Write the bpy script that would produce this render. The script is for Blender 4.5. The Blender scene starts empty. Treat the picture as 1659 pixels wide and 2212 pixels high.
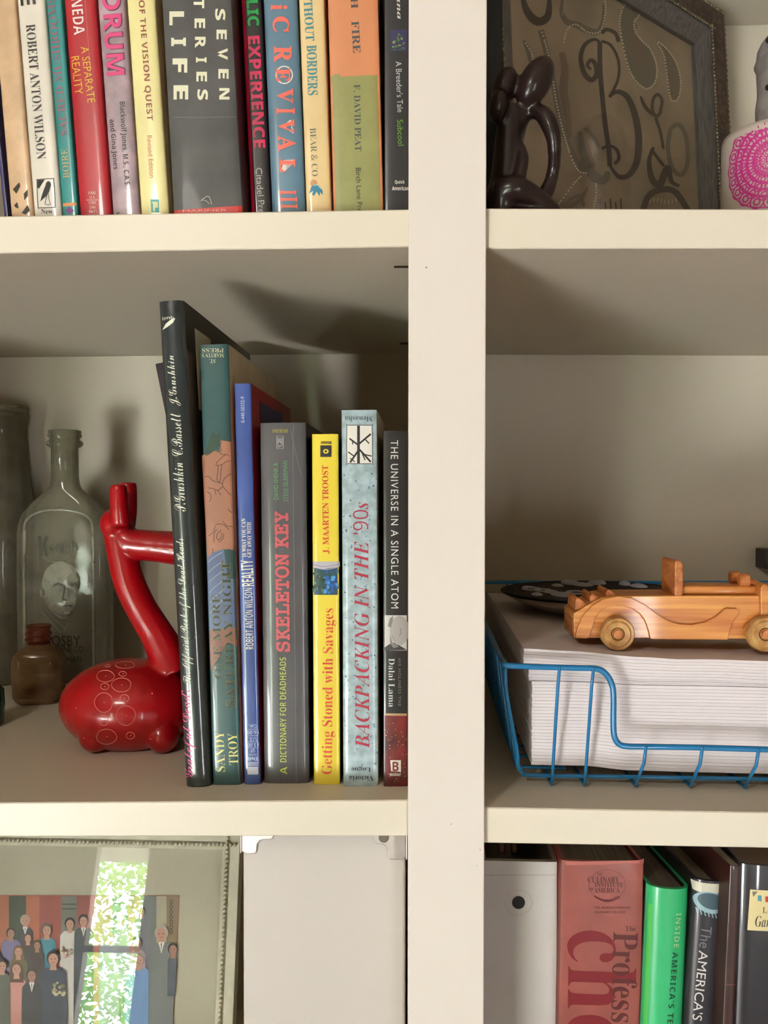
import bpy, bmesh, math, random
from mathutils import Vector, Matrix
from mathutils.bvhtree import BVHTree
random.seed(7)
V = Vector
SC = bpy.context.scene
COL = SC.collection

# ---------------------------------------------------------------- camera
W0, H0, F = 1659.0, 2212.0, 1853.0
D = 0.47                      # the camera stands 47 cm in front of the divider's face
CH = 1.95                     # camera height above the floor
yaw = math.atan((915 - 829.5) / F)
pitch = math.atan((1106 - 1068) / F)
CAM = V((0, -D, CH))
_f = Matrix.Rotation(yaw, 3, 'Z') @ V((0, math.cos(pitch), -math.sin(pitch)))
_r = _f.cross(V((0, 0, 1))).normalized()
_u = _r.cross(_f).normalized()
roll = math.radians(0.08)
_r2 = _r * math.cos(roll) + _u * math.sin(roll)
_u2 = _u * math.cos(roll) - _r * math.sin(roll)
_r, _u = _r2, _u2
cd = bpy.data.cameras.new('camera')
cam = bpy.data.objects.new('camera', cd)
COL.objects.link(cam)
M = Matrix((( _r.x, _u.x, -_f.x, CAM.x), (_r.y, _u.y, -_f.y, CAM.y), (_r.z, _u.z, -_f.z, CAM.z), (0, 0, 0, 1)))
cam.matrix_world = M
cd.sensor_fit = 'VERTICAL'; cd.sensor_height = 24.0; cd.sensor_width = 18.0
cd.lens = 24.0 * F / H0
cd.clip_start = 0.01
SC.camera = cam

# ---------------------------------------------------------------- sky, sun, window portals, exposure
world = bpy.data.worlds.new('sky'); SC.world = world; world.use_nodes = True
wn = world.node_tree.nodes; wl = world.node_tree.links
bgn = wn['Background']
tc = wn.new('ShaderNodeTexCoord'); sep = wn.new('ShaderNodeSeparateXYZ'); rmp = wn.new('ShaderNodeValToRGB')
wl.new(tc.outputs['Generated'], sep.inputs[0]); wl.new(sep.outputs['Z'], rmp.inputs[0]); wl.new(rmp.outputs[0], bgn.inputs[0])
rmp.color_ramp.elements[0].position = 0.0; rmp.color_ramp.elements[0].color = (0.975, 0.985, 0.99, 1)
rmp.color_ramp.elements[1].position = 0.9; rmp.color_ramp.elements[1].color = (0.93, 0.97, 1.0, 1)
bgn.inputs[1].default_value = 70.0
sl = bpy.data.lights.new('sun', 'SUN'); sl.energy = 260; sl.angle = 0.02; sl.color = (1, .95, .85)
so = bpy.data.objects.new('sun', sl); so.rotation_euler = (math.radians(-48), 0, math.radians(12)); COL.objects.link(so)
# window openings: (wall, centre along the wall, z0, z1, half width)
RX0, RX1, RY0, RY1, RH = -2.8, 1.9, -3.1, 0.372, 2.9
WINS = [('back', -2.01, 0.05, 1.02, 0.46), ('back', -1.36, 0.60, 2.0, 0.17), ('back', .95, 0.3, 1.7, 0.11)]
for i, (wall, c, z0, z1, hw) in enumerate(WINS):
    ld = bpy.data.lights.new('window_portal', 'AREA'); ld.shape = 'RECTANGLE'; ld.size = 2 * hw; ld.size_y = z1 - z0
    ld.cycles.is_portal = True
    lo = bpy.data.objects.new('window_portal', ld)
    if wall == 'left':
        lo.location = (RX0 - 0.06, c, (z0 + z1) / 2); lo.rotation_euler = (math.pi / 2, 0, -math.pi / 2)
    else:
        lo.location = (c, RY0 - 0.06, (z0 + z1) / 2); lo.rotation_euler = (math.pi / 2, 0, math.pi)
    COL.objects.link(lo)
SC.view_settings.view_transform = 'Standard'
SC.view_settings.look = 'None'
SC.view_settings.gamma = 1.0
SC.view_settings.use_curve_mapping = False
SC.view_settings.exposure = -0.2
SC.cycles.max_bounces = 10; SC.cycles.diffuse_bounces = 5; SC.cycles.glossy_bounces = 4
SC.cycles.transmission_bounces = 10; SC.cycles.transparent_max_bounces = 12
SC.cycles.caustics_reflective = False; SC.cycles.caustics_refractive = False
SC.cycles.sample_clamp_indirect = 6.0
SC.cycles.use_denoising = True

# ---------------------------------------------------------------- pixel -> place
def ray(u, v):
    return (_f * F + _r * (u - W0 / 2) + _u * (H0 / 2 - v)).normalized()
def at(u, v, y):
    d = ray(u, v); return CAM + d * ((y - CAM.y) / d.y)
def atz(u, v, z):
    d = ray(u, v); return CAM + d * ((z - CAM.z) / d.z)
def proj(p):
    q = p - CAM; z = q.dot(_f)
    return (W0 / 2 + q.dot(_r) / z * F, H0 / 2 - q.dot(_u) / z * F)

# ---------------------------------------------------------------- materials
K = 1.02
def lin(c, k=None):
    k = K if k is None else k
    return tuple(min(0.9, ((x / 255 / 12.92) if x <= 10 else ((x / 255 + .055) / 1.055) ** 2.4) * k) for x in c) + (1,)
MATS = {}
def mat(col, rough=.5, noise=0.0, nscale=60, spec=.5, coat=0.0, bump=0.0, bscale=400, metal=0.0, k=None, col2=None, stretch=None, kind='noise', crough=.06):
    key = (col, rough, noise, nscale, spec, coat, bump, bscale, metal, k, col2, stretch, kind, crough)
    if key in MATS: return MATS[key]
    m = bpy.data.materials.new('paint_%d' % len(MATS)); m.use_nodes = True
    n = m.node_tree.nodes; l = m.node_tree.links; p = n['Principled BSDF']
    c = lin(col, k); p.inputs['Base Color'].default_value = c
    p.inputs['Roughness'].default_value = rough; p.inputs['Metallic'].default_value = metal
    p.inputs['Specular IOR Level'].default_value = spec
    p.inputs['Coat Weight'].default_value = coat; p.inputs['Coat Roughness'].default_value = crough
    if noise or bump or col2:
        t = n.new('ShaderNodeTexCoord'); mp = n.new('ShaderNodeMapping'); l.new(t.outputs['Object'], mp.inputs[0])
        if stretch: mp.inputs['Scale'].default_value = stretch
    if noise or col2:
        nz = n.new('ShaderNodeTexNoise' if kind == 'noise' else 'ShaderNodeTexWave')
        l.new(mp.outputs[0], nz.inputs['Vector']); nz.inputs['Scale'].default_value = nscale; nz.inputs['Detail'].default_value = 5
        if kind != 'noise': nz.inputs['Distortion'].default_value = 4; nz.inputs['Detail Scale'].default_value = 1.5
        r = n.new('ShaderNodeValToRGB'); l.new(nz.outputs['Fac'], r.inputs[0]); l.new(r.outputs[0], p.inputs['Base Color'])
        e = r.color_ramp.elements
        e[0].position, e[1].position = (.38, .64) if kind == 'noise' else (.1, .9)
        c2 = lin(col2, k) if col2 else tuple(x * (1 - noise) for x in c[:3]) + (1,)
        c1 = c if col2 else tuple(min(.9, x * (1 + noise * .35)) for x in c[:3]) + (1,)
        e[0].color = c2; e[1].color = c1
    if bump:
        bz = n.new('ShaderNodeTexNoise'); l.new(mp.outputs[0], bz.inputs['Vector']); bz.inputs['Scale'].default_value = bscale
        b = n.new('ShaderNodeBump'); b.inputs['Strength'].default_value = bump; b.inputs['Distance'].default_value = .001
        l.new(bz.outputs['Fac'], b.inputs['Height']); l.new(b.outputs[0], p.inputs['Normal'])
    MATS[key] = m
    return m
def glass(tint, dust, rough=.05, dustcol=(150, 145, 125), thin=.55, ior=1.45):
    m = bpy.data.materials.new('glass'); m.use_nodes = True
    n = m.node_tree.nodes; l = m.node_tree.links; p = n['Principled BSDF']; out = n['Material Output']
    p.inputs['Base Color'].default_value = tint + (1,); p.inputs['Roughness'].default_value = rough
    p.inputs['Transmission Weight'].default_value = 1; p.inputs['IOR'].default_value = ior
    df = n.new('ShaderNodeBsdfDiffuse'); df.inputs[0].default_value = lin(dustcol)
    tl = n.new('ShaderNodeBsdfTransparent'); tl.inputs[0].default_value = tuple(tint) + (1,)
    mx = n.new('ShaderNodeMixShader'); mx.inputs[0].default_value = 1 - thin
    l.new(tl.outputs[0], mx.inputs[1]); l.new(df.outputs[0], mx.inputs[2])
    m2 = n.new('ShaderNodeMixShader'); m2.inputs[0].default_value = dust
    t = n.new('ShaderNodeTexCoord'); nz = n.new('ShaderNodeTexNoise'); nz.inputs['Scale'].default_value = 45; nz.inputs['Detail'].default_value = 6
    l.new(t.outputs['Object'], nz.inputs['Vector'])
    mr = n.new('ShaderNodeMapRange'); mr.inputs[1].default_value = .3; mr.inputs[2].default_value = .7
    mr.inputs[3].default_value = dust * .6; mr.inputs[4].default_value = min(1, dust * 1.4)
    l.new(nz.outputs['Fac'], mr.inputs[0]); l.new(mr.outputs[0], m2.inputs[0])
    l.new(p.outputs[0], m2.inputs[1]); l.new(mx.outputs[0], m2.inputs[2]); l.new(m2.outputs[0], out.inputs[0])
    b = n.new('ShaderNodeBump'); b.inputs['Strength'].default_value = .15; b.inputs['Distance'].default_value = .002
    l.new(nz.outputs['Fac'], b.inputs['Height']); l.new(b.outputs[0], p.inputs['Normal'])
    return m
def pane_mat():
    m = bpy.data.materials.new('clear_pane'); m.use_nodes = True
    n = m.node_tree.nodes; l = m.node_tree.links; out = n['Material Output']; n.remove(n['Principled BSDF'])
    tr = n.new('ShaderNodeBsdfTransparent'); tr.inputs[0].default_value = (.98, .985, .98, 1)
    g = n.new('ShaderNodeBsdfGlossy'); g.inputs['Roughness'].default_value = .0
    lw = n.new('ShaderNodeLayerWeight'); lw.inputs[0].default_value = .5
    pw = n.new('ShaderNodeMath'); pw.operation = 'POWER'; pw.inputs[1].default_value = 5; l.new(lw.outputs['Facing'], pw.inputs[0])
    ma = n.new('ShaderNodeMath'); ma.operation = 'MULTIPLY_ADD'; ma.inputs[1].default_value = .95; ma.inputs[2].default_value = .045; l.new(pw.outputs[0], ma.inputs[0])
    mx = n.new('ShaderNodeMixShader'); l.new(ma.outputs[0], mx.inputs[0]); l.new(tr.outputs[0], mx.inputs[1]); l.new(g.outputs[0], mx.inputs[2])
    l.new(mx.outputs[0], out.inputs[0])
    return m

# ---------------------------------------------------------------- mesh helpers
class MB:
    def __init__(s): s.v = []; s.f = []; s.m = []
    def add(s, vs, fs, mi=0):
        o = len(s.v); s.v += [tuple(x) for x in vs]; s.f += [tuple(i + o for i in f) for f in fs]; s.m += [mi] * len(fs); return s
    def box(s, a, b, mi=0):
        x0, y0, z0 = a; x1, y1, z1 = b
        return s.hexa([(x0, y0, z0), (x1, y0, z0), (x1, y1, z0), (x0, y1, z0), (x0, y0, z1), (x1, y0, z1), (x1, y1, z1), (x0, y1, z1)], mi)
    def hexa(s, p, mi=0):
        return s.add(p, [(3, 2, 1, 0), (4, 5, 6, 7), (0, 1, 5, 4), (1, 2, 6, 5), (2, 3, 7, 6), (3, 0, 4, 7)], mi)
    def prism(s, prof, y0, y1, mi=0):          # prof: (x,z) polygon extruded along y
        n = len(prof); vs = [(x, y0, z) for x, z in prof] + [(x, y1, z) for x, z in prof]
        return s.add(vs, [tuple(range(n)), tuple(range(2 * n - 1, n - 1, -1))] + [(i, i + n, (i + 1) % n + n, (i + 1) % n) for i in range(n)], mi)
    def extz(s, prof, z0, z1, mi=0):           # prof: (x,y) polygon extruded along z
        n = len(prof); vs = [(x, y, z0) for x, y in prof] + [(x, y, z1) for x, y in prof]
        return s.add(vs, [tuple(range(n - 1, -1, -1)), tuple(range(n, 2 * n))] + [(i, (i + 1) % n, (i + 1) % n + n, i + n) for i in range(n)], mi)
    def tube(s, path, r, seg=8, closed=False, mi=0, caps=True):
        path = [V(p) for p in path]; n = len(path); rr = r if isinstance(r, (list, tuple)) else [r] * n
        vs = []; ref = None
        for i, p in enumerate(path):
            if closed: t = path[(i + 1) % n] - path[i - 1]
            else: t = path[min(i + 1, n - 1)] - path[max(i - 1, 0)]
            if t.length < 1e-9: t = V((0, 0, 1))
            t.normalize()
            if ref is None:
                ref = V((0, 1, 0)) if abs(t.y) < .9 else V((1, 0, 0))
            a = (ref - t * ref.dot(t)); a.normalize(); b = t.cross(a); ref = a
            for k in range(seg):
                w = 2 * math.pi * k / seg; vs.append(p + (a * math.cos(w) + b * math.sin(w)) * rr[i])
        fs = []
        for i in range(n if closed else n - 1):
            j = (i + 1) % n
            for k in range(seg): fs.append((i * seg + k, i * seg + (k + 1) % seg, j * seg + (k + 1) % seg, j * seg + k))
        if not closed and caps: fs += [tuple(range(seg - 1, -1, -1)), tuple(range((n - 1) * seg, n * seg))]
        return s.add(vs, fs, mi)
    def lathe(s, prof, c=(0, 0, 0), seg=48, mi=0, sx=1, sy=1):      # prof: (r,z)
        vs = []; fs = []; n = len(prof)
        for r, z in prof:
            for k in range(seg):
                w = 2 * math.pi * k / seg; vs.append((c[0] + r * math.cos(w) * sx, c[1] + r * math.sin(w) * sy, c[2] + z))
        for i in range(n - 1):
            for k in range(seg): fs.append((i * seg + k, i * seg + (k + 1) % seg, (i + 1) * seg + (k + 1) % seg, (i + 1) * seg + k))
        if prof[0][0] > 1e-6: fs.append(tuple(range(seg - 1, -1, -1)))
        if prof[-1][0] > 1e-6: fs.append(tuple(range((n - 1) * seg, n * seg)))
        return s.add(vs, fs, mi)
    def ell(s, c, r, seg=20, rings=12, rot=None, mi=0):
        vs = []; fs = []; c = V(c)
        for i in range(rings + 1):
            a = math.pi * i / rings
            for k in range(seg):
                w = 2 * math.pi * k / seg
                p = V((r[0] * math.sin(a) * math.cos(w), r[1] * math.sin(a) * math.sin(w), r[2] * math.cos(a)))
                if rot: p = rot @ p
                vs.append(c + p)
        for i in range(rings):
            for k in range(seg): fs.append((i * seg + k, (i + 1) * seg + k, (i + 1) * seg + (k + 1) % seg, i * seg + (k + 1) % seg))
        return s.add(vs, fs, mi)
    def build(s, name, mats, parent=None, smooth=False, bevel=0, segs=2, angle=None):
        me = bpy.data.meshes.new(name)
        me.from_pydata(s.v, [], s.f); 
        mats = mats if isinstance(mats, (list, tuple)) else [mats]
        for m in mats: me.materials.append(m)
        if len(mats) > 1:
            for p, i in zip(me.polygons, s.m): p.material_index = i
        bm = bmesh.new(); bm.from_mesh(me); bmesh.ops.remove_doubles(bm, verts=bm.verts, dist=1e-7)
        bmesh.ops.recalc_face_normals(bm, faces=bm.faces)
        if bevel:
            es = [e for e in bm.edges if len(e.link_faces) == 2 and e.calc_face_angle(0) > .6]
            bmesh.ops.bevel(bm, geom=es, offset=bevel, segments=segs, affect='EDGES', profile=.5, clamp_overlap=True)
        bm.to_mesh(me); bm.free()
        o = bpy.data.objects.new(name, me); COL.objects.link(o)
        if parent: o.parent = parent
        if smooth or angle:
            me.polygons.foreach_set('use_smooth', [True] * len(me.polygons))
            if angle: me.set_sharp_from_angle(angle=math.radians(angle))
        return o
def thing(name, label, cat, loc=(0, 0, 0), group=None, mtx=None):
    o = bpy.data.objects.new(name, None); COL.objects.link(o); o.empty_display_size = .02
    if mtx is not None: o.matrix_world = mtx
    else: o.location = loc
    o['label'] = label; o['category'] = cat
    if group: o['group'] = group
    return o
def tag(o, label, cat, group=None):
    o['label'] = label; o['category'] = cat
    if group: o['group'] = group
    return o
def remesh(o, voxel, it=3, fac=.5):
    m = o.modifiers.new('r', 'REMESH'); m.mode = 'VOXEL'; m.voxel_size = voxel
    s = o.modifiers.new('s', 'SMOOTH'); s.iterations = it; s.factor = fac
    dg = bpy.context.evaluated_depsgraph_get(); dg.update()
    me = bpy.data.meshes.new_from_object(o.evaluated_get(dg)); mats = list(o.data.materials)
    o.modifiers.clear(); o.data = me
    if not me.materials:
        for x in mats: me.materials.append(x)
    me.polygons.foreach_set('use_smooth', [True] * len(me.polygons))
    return o
def catmull(P, n=6, closed=False):
    out = []; N = len(P); P = [V(p) for p in P]
    for i in range(N if closed else N - 1):
        if closed: a, b, c, d = P[i - 1], P[i], P[(i + 1) % N], P[(i + 2) % N]
        else: a, b, c, d = P[max(i - 1, 0)], P[i], P[i + 1], P[min(i + 2, N - 1)]
        for k in range(n):
            t = k / n
            out.append(.5 * ((2 * b) + (c - a) * t + (2 * a - 5 * b + 4 * c - d) * t * t + (3 * b - a - 3 * c + d) * t ** 3))
    if not closed: out.append(P[-1])
    return out

# ---------------------------------------------------------------- print on surfaces (lettering, artwork)
STY = {'serif': (0x1d400, 0x1d41a, 0x1d7ce), 'ital': (0x1d434, 0x1d44e, None), 'bital': (0x1d468, 0x1d482, None),
       'script': (0x1d4d0, 0x1d4ea, None), 'bold': (0x1d5d4, 0x1d5ee, 0x1d7ec), 'sital': (0x1d608, 0x1d622, None),
       'tt': (0x1d670, 0x1d68a, 0x1d7f6), 'bsital': (0x1d63c, 0x1d656, None)}
def styled(t, st):
    if st not in STY: return t
    up, lo, dg = STY[st]; o = ''
    for c in t:
        if 'A' <= c <= 'Z': o += chr(up + ord(c) - 65)
        elif 'a' <= c <= 'z': o += '\u210e' if (st == 'ital' and c == 'h') else chr(lo + ord(c) - 97)
        elif dg and '0' <= c <= '9': o += chr(dg + ord(c) - 48)
        else: o += c
    return o
import os
try: MFONT = bpy.data.fonts.load(os.path.join(bpy.utils.system_resource('DATAFILES'), 'fonts', 'NotoSansMath-Regular.woff2'))   # ships with Blender
except Exception: MFONT = None
CHARS = "ABCDEFGHIJKLMNOPQRSTUVWXYZabcdefghijklmnopqrstuvwxyz0123456789.,:&-'\u2019\u2018"
GL = {}
def glyphset(st, off):                     # every glyph of one style in a single conversion: outline + advance width
    if (st, off) in GL: return GL[(st, off)]
    if st and not MFONT: GL[(st, off)] = glyphset('', off); return GL[(st, off)]
    rows = ['', ''] + [c for c in CHARS]
    body = '\n'.join(['|  |', '||'] + [styled(c, st) + '  |' for c in rows[2:]])
    c = bpy.data.curves.new('t', 'FONT'); c.body = body; c.size = 1; c.resolution_u = 3; c.offset = off * (.5 if st else 1); c.space_line = 3
    if st: c.font = MFONT
    o = bpy.data.objects.new('t', c); COL.objects.link(o); me = bpy.data.meshes.new_from_object(o)
    co = [v.co.copy() for v in me.vertices]; R = [[] for _ in rows]
    for p in me.polygons:
        y = sum(co[i].y for i in p.vertices) / len(p.vertices); R[int(round((.3 - y) / 3))].append(tuple(p.vertices))
    bpy.data.objects.remove(o); bpy.data.curves.remove(c); bpy.data.meshes.remove(me)
    out = {}; lsb = w2 = 0
    for k, fs in enumerate(R):
        mx = max(co[i].x for f in fs for i in f); bar = [f for f in fs if min(co[i].x for i in f) > mx - .16]
        bx = min(co[i].x for f in bar for i in f)
        if k == 0: lsb = min(co[i].x for f in fs for i in f); w2 = bx - lsb; continue
        if k == 1: sp = (w2 - (bx - lsb)) / 2; continue
        g = [f for f in fs if f not in bar]; ids = sorted({i for f in g for i in f}); mp = {j: i for i, j in enumerate(ids)}
        out[rows[k]] = ([(co[i].x, co[i].y + 3 * k) for i in ids], [tuple(mp[i] for i in f) for f in g], bx - lsb)
    for k in out: v, f_, a_ = out[k]; out[k] = (v, f_, a_ - 2 * sp)
    out[' '] = ([], [], sp)
    GL[(st, off)] = out
    return out
def glyphs(t, st, off=0.0, space=1.0):
    G = glyphset(st, off); vs = []; fs = []; x = 0
    for c in t:
        v, f_, a_ = G[c]; o = len(vs); vs += [(x + p, q) for p, q in v]; fs += [tuple(i + o for i in p) for p in f_]; x += a_ + (space - 1) * .3
    x0 = min(v[0] for v in vs); x1 = max(v[0] for v in vs); y0 = min(v[1] for v in vs); y1 = max(v[1] for v in vs)
    return [((v[0] - x0) / (x1 - x0), (v[1] - y0) / (y1 - y0) - .5) for v in vs], fs
class Surf:
    """a flat or curved face that carries print; local axes: x across, y into the thing, z up"""
    def __init__(s, root, O, ux, uz, depth=lambda a, b: 0.0, cuts=()):
        s.root = root; s.O = V(O); s.ux = V(ux); s.uz = V(uz); s.uy = s.uz.cross(s.ux); s.depth = depth; s.cuts = cuts
    def loc(s, u, v):
        r = ray(u, v); t = (s.O - CAM).dot(s.uy) / r.dot(s.uy); p = CAM + r * t - s.O
        return V((p.dot(s.ux), p.dot(s.uz)))
    def put(s, name, items, lift=.00015, parent=None):       # items: (verts2d local, faces, material)
        bm = bmesh.new(); mats = []
        for vs, fs, m in items:
            if m not in mats: mats.append(m)
            mi = mats.index(m); bv = [bm.verts.new((a, lift * (1 + mi * .25), b)) for a, b in vs]
            for f in fs:
                try: bf = bm.faces.new([bv[i] for i in f]); bf.material_index = mi
                except ValueError: pass
        bmesh.ops.triangulate(bm, faces=[f for f in bm.faces if len(f.verts) > 4])
        for c in s.cuts:
            bmesh.ops.bisect_plane(bm, geom=bm.verts[:] + bm.edges[:] + bm.faces[:], plane_co=(c, 0, 0), plane_no=(1, 0, 0), dist=1e-6)
        for v in bm.verts: v.co.y = s.depth(v.co.x, v.co.z) - v.co.y
        me = bpy.data.meshes.new(name); bm.to_mesh(me); bm.free()
        for m in mats: me.materials.append(m)
        o = bpy.data.objects.new(name, me); COL.objects.link(o); o.parent = parent or s.root
        return o
    def text(s, t, p0, p1, h, col, st='', off=0.0, lift=.0003, name='lettering', space=1.0, rough=.4):
        a, b = s.loc(*p0), s.loc(*p1); e = (b - a); L = e.length; e.normalize(); n = V((-e.y, e.x))
        mid = ((p0[0] + p1[0]) / 2, (p0[1] + p1[1]) / 2)
        dx, dy = p1[0] - p0[0], p1[1] - p0[1]; q = math.hypot(dx, dy)
        a2 = s.loc(mid[0] + dy / q * h / 2, mid[1] - dx / q * h / 2); b2 = s.loc(mid[0] - dy / q * h / 2, mid[1] + dx / q * h / 2)
        H = (a2 - b2).length
        vs, fs = glyphs(t, st, off, space)
        m = col if not isinstance(col, tuple) else mat(col, rough)
        return s.put(name, [([a + e * (x * L) + n * (y * H) for x, y in vs], fs, m)], lift)
    def chars(s, t, pts, w, h, col, st='', off=0.0, down=True, name='lettering', lift=.0003):
        items = []
        for c, p in zip(t, pts):
            px, py = p[0], p[1]; ww = p[2] if len(p) > 2 else w; hh = p[3] if len(p) > 3 else h
            vs, fs = glyphs(c, st, off)
            if down: q = [s.loc(px + y * hh, py + (x - .5) * ww) for x, y in vs]
            else: q = [s.loc(px + (x - .5) * ww, py - y * hh) for x, y in vs]
            items.append((q, fs, mat(p[4] if len(p) > 4 else col, .4)))
        return s.put(name, items, lift)
    def poly(s, pts, m):                       # pixel polygon -> item
        return ([s.loc(*p) for p in pts], [tuple(range(len(pts)))], m)
    def disc(s, c, rx, ry, m, n=20, rin=0.0, rot=0):
        cr, sr = math.cos(rot), math.sin(rot)
        def P(k, q): 
            a, b = rx * q * math.cos(2 * math.pi * k / n), ry * q * math.sin(2 * math.pi * k / n)
            return (c[0] + a * cr - b * sr, c[1] + a * sr + b * cr)
        if not rin: return s.poly([P(k, 1) for k in range(n)], m)
        return ([s.loc(*P(k, 1)) for k in range(n)] + [s.loc(*P(k, rin)) for k in range(n)], [(k, (k + 1) % n, (k + 1) % n + n, k + n) for k in range(n)], m)
    def ribbon(s, pts, w, m, smooth=5, closed=False):
        p = catmull([(x, y, 0) for x, y in pts], smooth, closed) if smooth else [V((x, y, 0)) for x, y in pts]
        n = len(p); vs = []
        for i, q in enumerate(p):
            t = (p[(i + 1) % n] - p[i - 1]) if closed else (p[min(i + 1, n - 1)] - p[max(i - 1, 0)])
            t.normalize() if t.length > 0 else None
            k = i / max(1, n - 1); ww = (w if not isinstance(w, (list, tuple)) else w[0] + (w[1] - w[0]) * math.sin(math.pi * k)) / 2
            nx, ny = -t.y * ww, t.x * ww
            vs += [s.loc(q.x + nx, q.y + ny), s.loc(q.x - nx, q.y - ny)]
        fs = [(2 * i, 2 * i + 1, (2 * i + 3) % (2 * n), (2 * i + 2) % (2 * n)) for i in range(n if closed else n - 1)]
        return (vs, fs, m)
    def dots(s, pts, r, step, m, closed=False):
        p = catmull([(x, y, 0) for x, y in pts], 14, closed); out = []; acc = 0; vs = []; fs = []
        for i in range(1, len(p)):
            acc += (p[i] - p[i - 1]).length
            if acc >= step:
                acc = 0; o = len(vs)
                for k in range(6): vs.append(s.loc(p[i].x + r * math.cos(k * math.pi / 3), p[i].y + r * math.sin(k * math.pi / 3)))
                fs.append(tuple(range(o, o + 6)))
        return (vs, fs, m)

# ---------------------------------------------------------------- room (setting)
def struct(o): o['kind'] = 'structure'; return o
wall_m = mat((218, 206, 190), .8, k=.95); trim_m = mat((235, 232, 226), .5, k=.95)
floor_m = mat((150, 110, 75), .45, noise=.4, nscale=3, stretch=(12, 1, 1), k=1)
def wall_with(name, axis, pos, a0, a1, opens, thick):
    b = MB(); xs = sorted([a0, a1] + [v for c, z0, z1, hw in opens for v in (c - hw, c + hw)])
    def bx(u0, u1, z0, z1):
        if axis == 'y': b.box((u0, min(pos, pos + thick), z0), (u1, max(pos, pos + thick), z1))
        else: b.box((min(pos, pos + thick), u0, z0), (max(pos, pos + thick), u1, z1))
    for u0, u1 in zip(xs[:-1], xs[1:]):
        op = [o for o in opens if abs((u0 + u1) / 2 - o[0]) < o[3]]
        if op: bx(u0, u1, 0, op[0][1]); bx(u0, u1, op[0][2], RH)
        else: bx(u0, u1, 0, RH)
    return struct(b.build(name, wall_m))
wall_with('wall_left', 'x', RX0, RY0 - .1, RY1 + .1, [w[1:] for w in WINS if w[0] == 'left'], -.1)
wall_with('wall_right', 'x', RX1, RY0 - .1, RY1 + .1, [], .1)
wall_with('wall_front', 'y', RY0, RX0, RX1, [w[1:] for w in WINS if w[0] == 'back'], -.1)
wall_with('wall_back', 'y', RY1, RX0, RX1, [], .1)
struct(MB().box((RX0 - .1, RY0 - .1, -.1), (RX1 + .1, RY1 + .1, 0)).build('floor', floor_m))
struct(MB().box((RX0 - .1, RY0 - .1, RH), (RX1 + .1, RY1 + .1, RH + .1)).build('ceiling', wall_m))
PANE = pane_mat()
for i, (wall, c, z0, z1, hw) in enumerate(WINS):
    b = MB()
    T = Matrix.Translation((RX0 - .05, c, 0)) @ Matrix.Rotation(-math.pi / 2, 4, 'Z') if wall == 'left' else Matrix.Translation((c, RY0 - .05, 0)) 
    for x0, x1, a, e in ((-hw, -hw + .05, z0, z1), (hw - .05, hw, z0, z1), (-hw + .05, hw - .05, z0, z0 + .06), (-hw + .05, hw - .05, z1 - .05, z1),
                         (-hw + .05, hw - .05, (z0 + z1) / 2 - .012, (z0 + z1) / 2 + .012)):
        b.box((x0, -.03, a), (x1, .03, e))
    o = struct(b.build('window_%d' % (i + 1), trim_m)); o.matrix_world = T
    p = MB().box((-hw + .05, -.002, z0 + .06), (hw - .05, .002, z1 - .05)).build('pane', PANE, o)
# outside: deck, porch roof with beams, posts, garden foliage seen mirrored in the picture glass
# an upper-floor window: porch roof with beams and posts, tree crowns beyond
b = MB().box((-4, -4.3, 1.98), (4, RY0 - .1, 2.02))
for k in range(40): b.box((-4 + k * .2, -4.3, 1.92), (-3.96 + k * .2, RY0 - .1, 1.98))
b.box((-4, -4.36, 1.66), (4, -4.3, 2.0))
struct(b.build('porch_roof', mat((240, 238, 232), .6, k=.95)))
b = MB()
for k in range(4): b.box((-1.50 + k * 1.6, -4.36, -.02), (-1.40 + k * 1.6, -4.28, 1.7))
struct(b.build('porch_posts', trim_m))
rn = random.Random(3); b = MB()
for k in range(17000):
    x, y, z = rn.uniform(-3.2, -1.0), rn.uniform(-6.8, -5.4), rn.uniform(-.6, 2.4)
    if x / y > .46 or rn.random() < .6 * math.sin(x * 5.7 + z * 6.6) + .12: continue
    r = rn.uniform(.018, .045); a = rn.uniform(0, 6.28); e = rn.uniform(-.8, .8)
    d1 = V((math.cos(a), math.sin(a) * .4, e)).normalized() * r; d2 = V((-math.sin(a), .5, math.cos(a))).normalized() * r * .5; c = V((x, y, z))
    b.add([c - d1, c - d2, c + d1, c + d2], [(0, 1, 2, 3)], rn.randrange(3))
o = b.build('garden_foliage', [mat((110, 150, 70), .6, k=1.2), mat((150, 185, 100), .6, k=1.2), mat((80, 120, 60), .6, k=1.2)])
tag(o, 'sunlit green garden foliage beyond the porch, mirrored in the wedding picture glass', 'foliage'); o['kind'] = 'stuff'

# added opal globe lamp, unseen above left, brightens the upper shelves
LP_ = V((-.45, -1.0, CH + .62))
lamp = bpy.data.objects.new('added_lamp', None); COL.objects.link(lamp); lamp.location = LP_
lamp['label'] = 'added opal globe lamp, unseen behind the viewer, brightening the upper shelves'; lamp['category'] = 'lamp'
em = bpy.data.materials.new('lit_globe'); em.use_nodes = True
em.node_tree.nodes['Principled BSDF'].inputs['Emission Color'].default_value = (1, .9, .76, 1); em.node_tree.nodes['Principled BSDF'].inputs['Emission Strength'].default_value = 12
MB().ell((0, 0, 0), (.055, .055, .055), 24, 14).build('lamp_shade', em, lamp, smooth=True).visible_shadow = True
MB().tube([(0, 0, .05), (0, 0, RH - LP_.z)], .004, 8).build('cord', trim_m, lamp); MB().lathe([(.045, RH - LP_.z - .02), (.05, RH - LP_.z)], seg=24).build('ceiling_cup', trim_m, lamp)
pl_ = bpy.data.lights.new('added_globe_light', 'POINT'); pl_.energy = 12; pl_.color = (1, .94, .86); pl_.shadow_soft_size = .06
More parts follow.
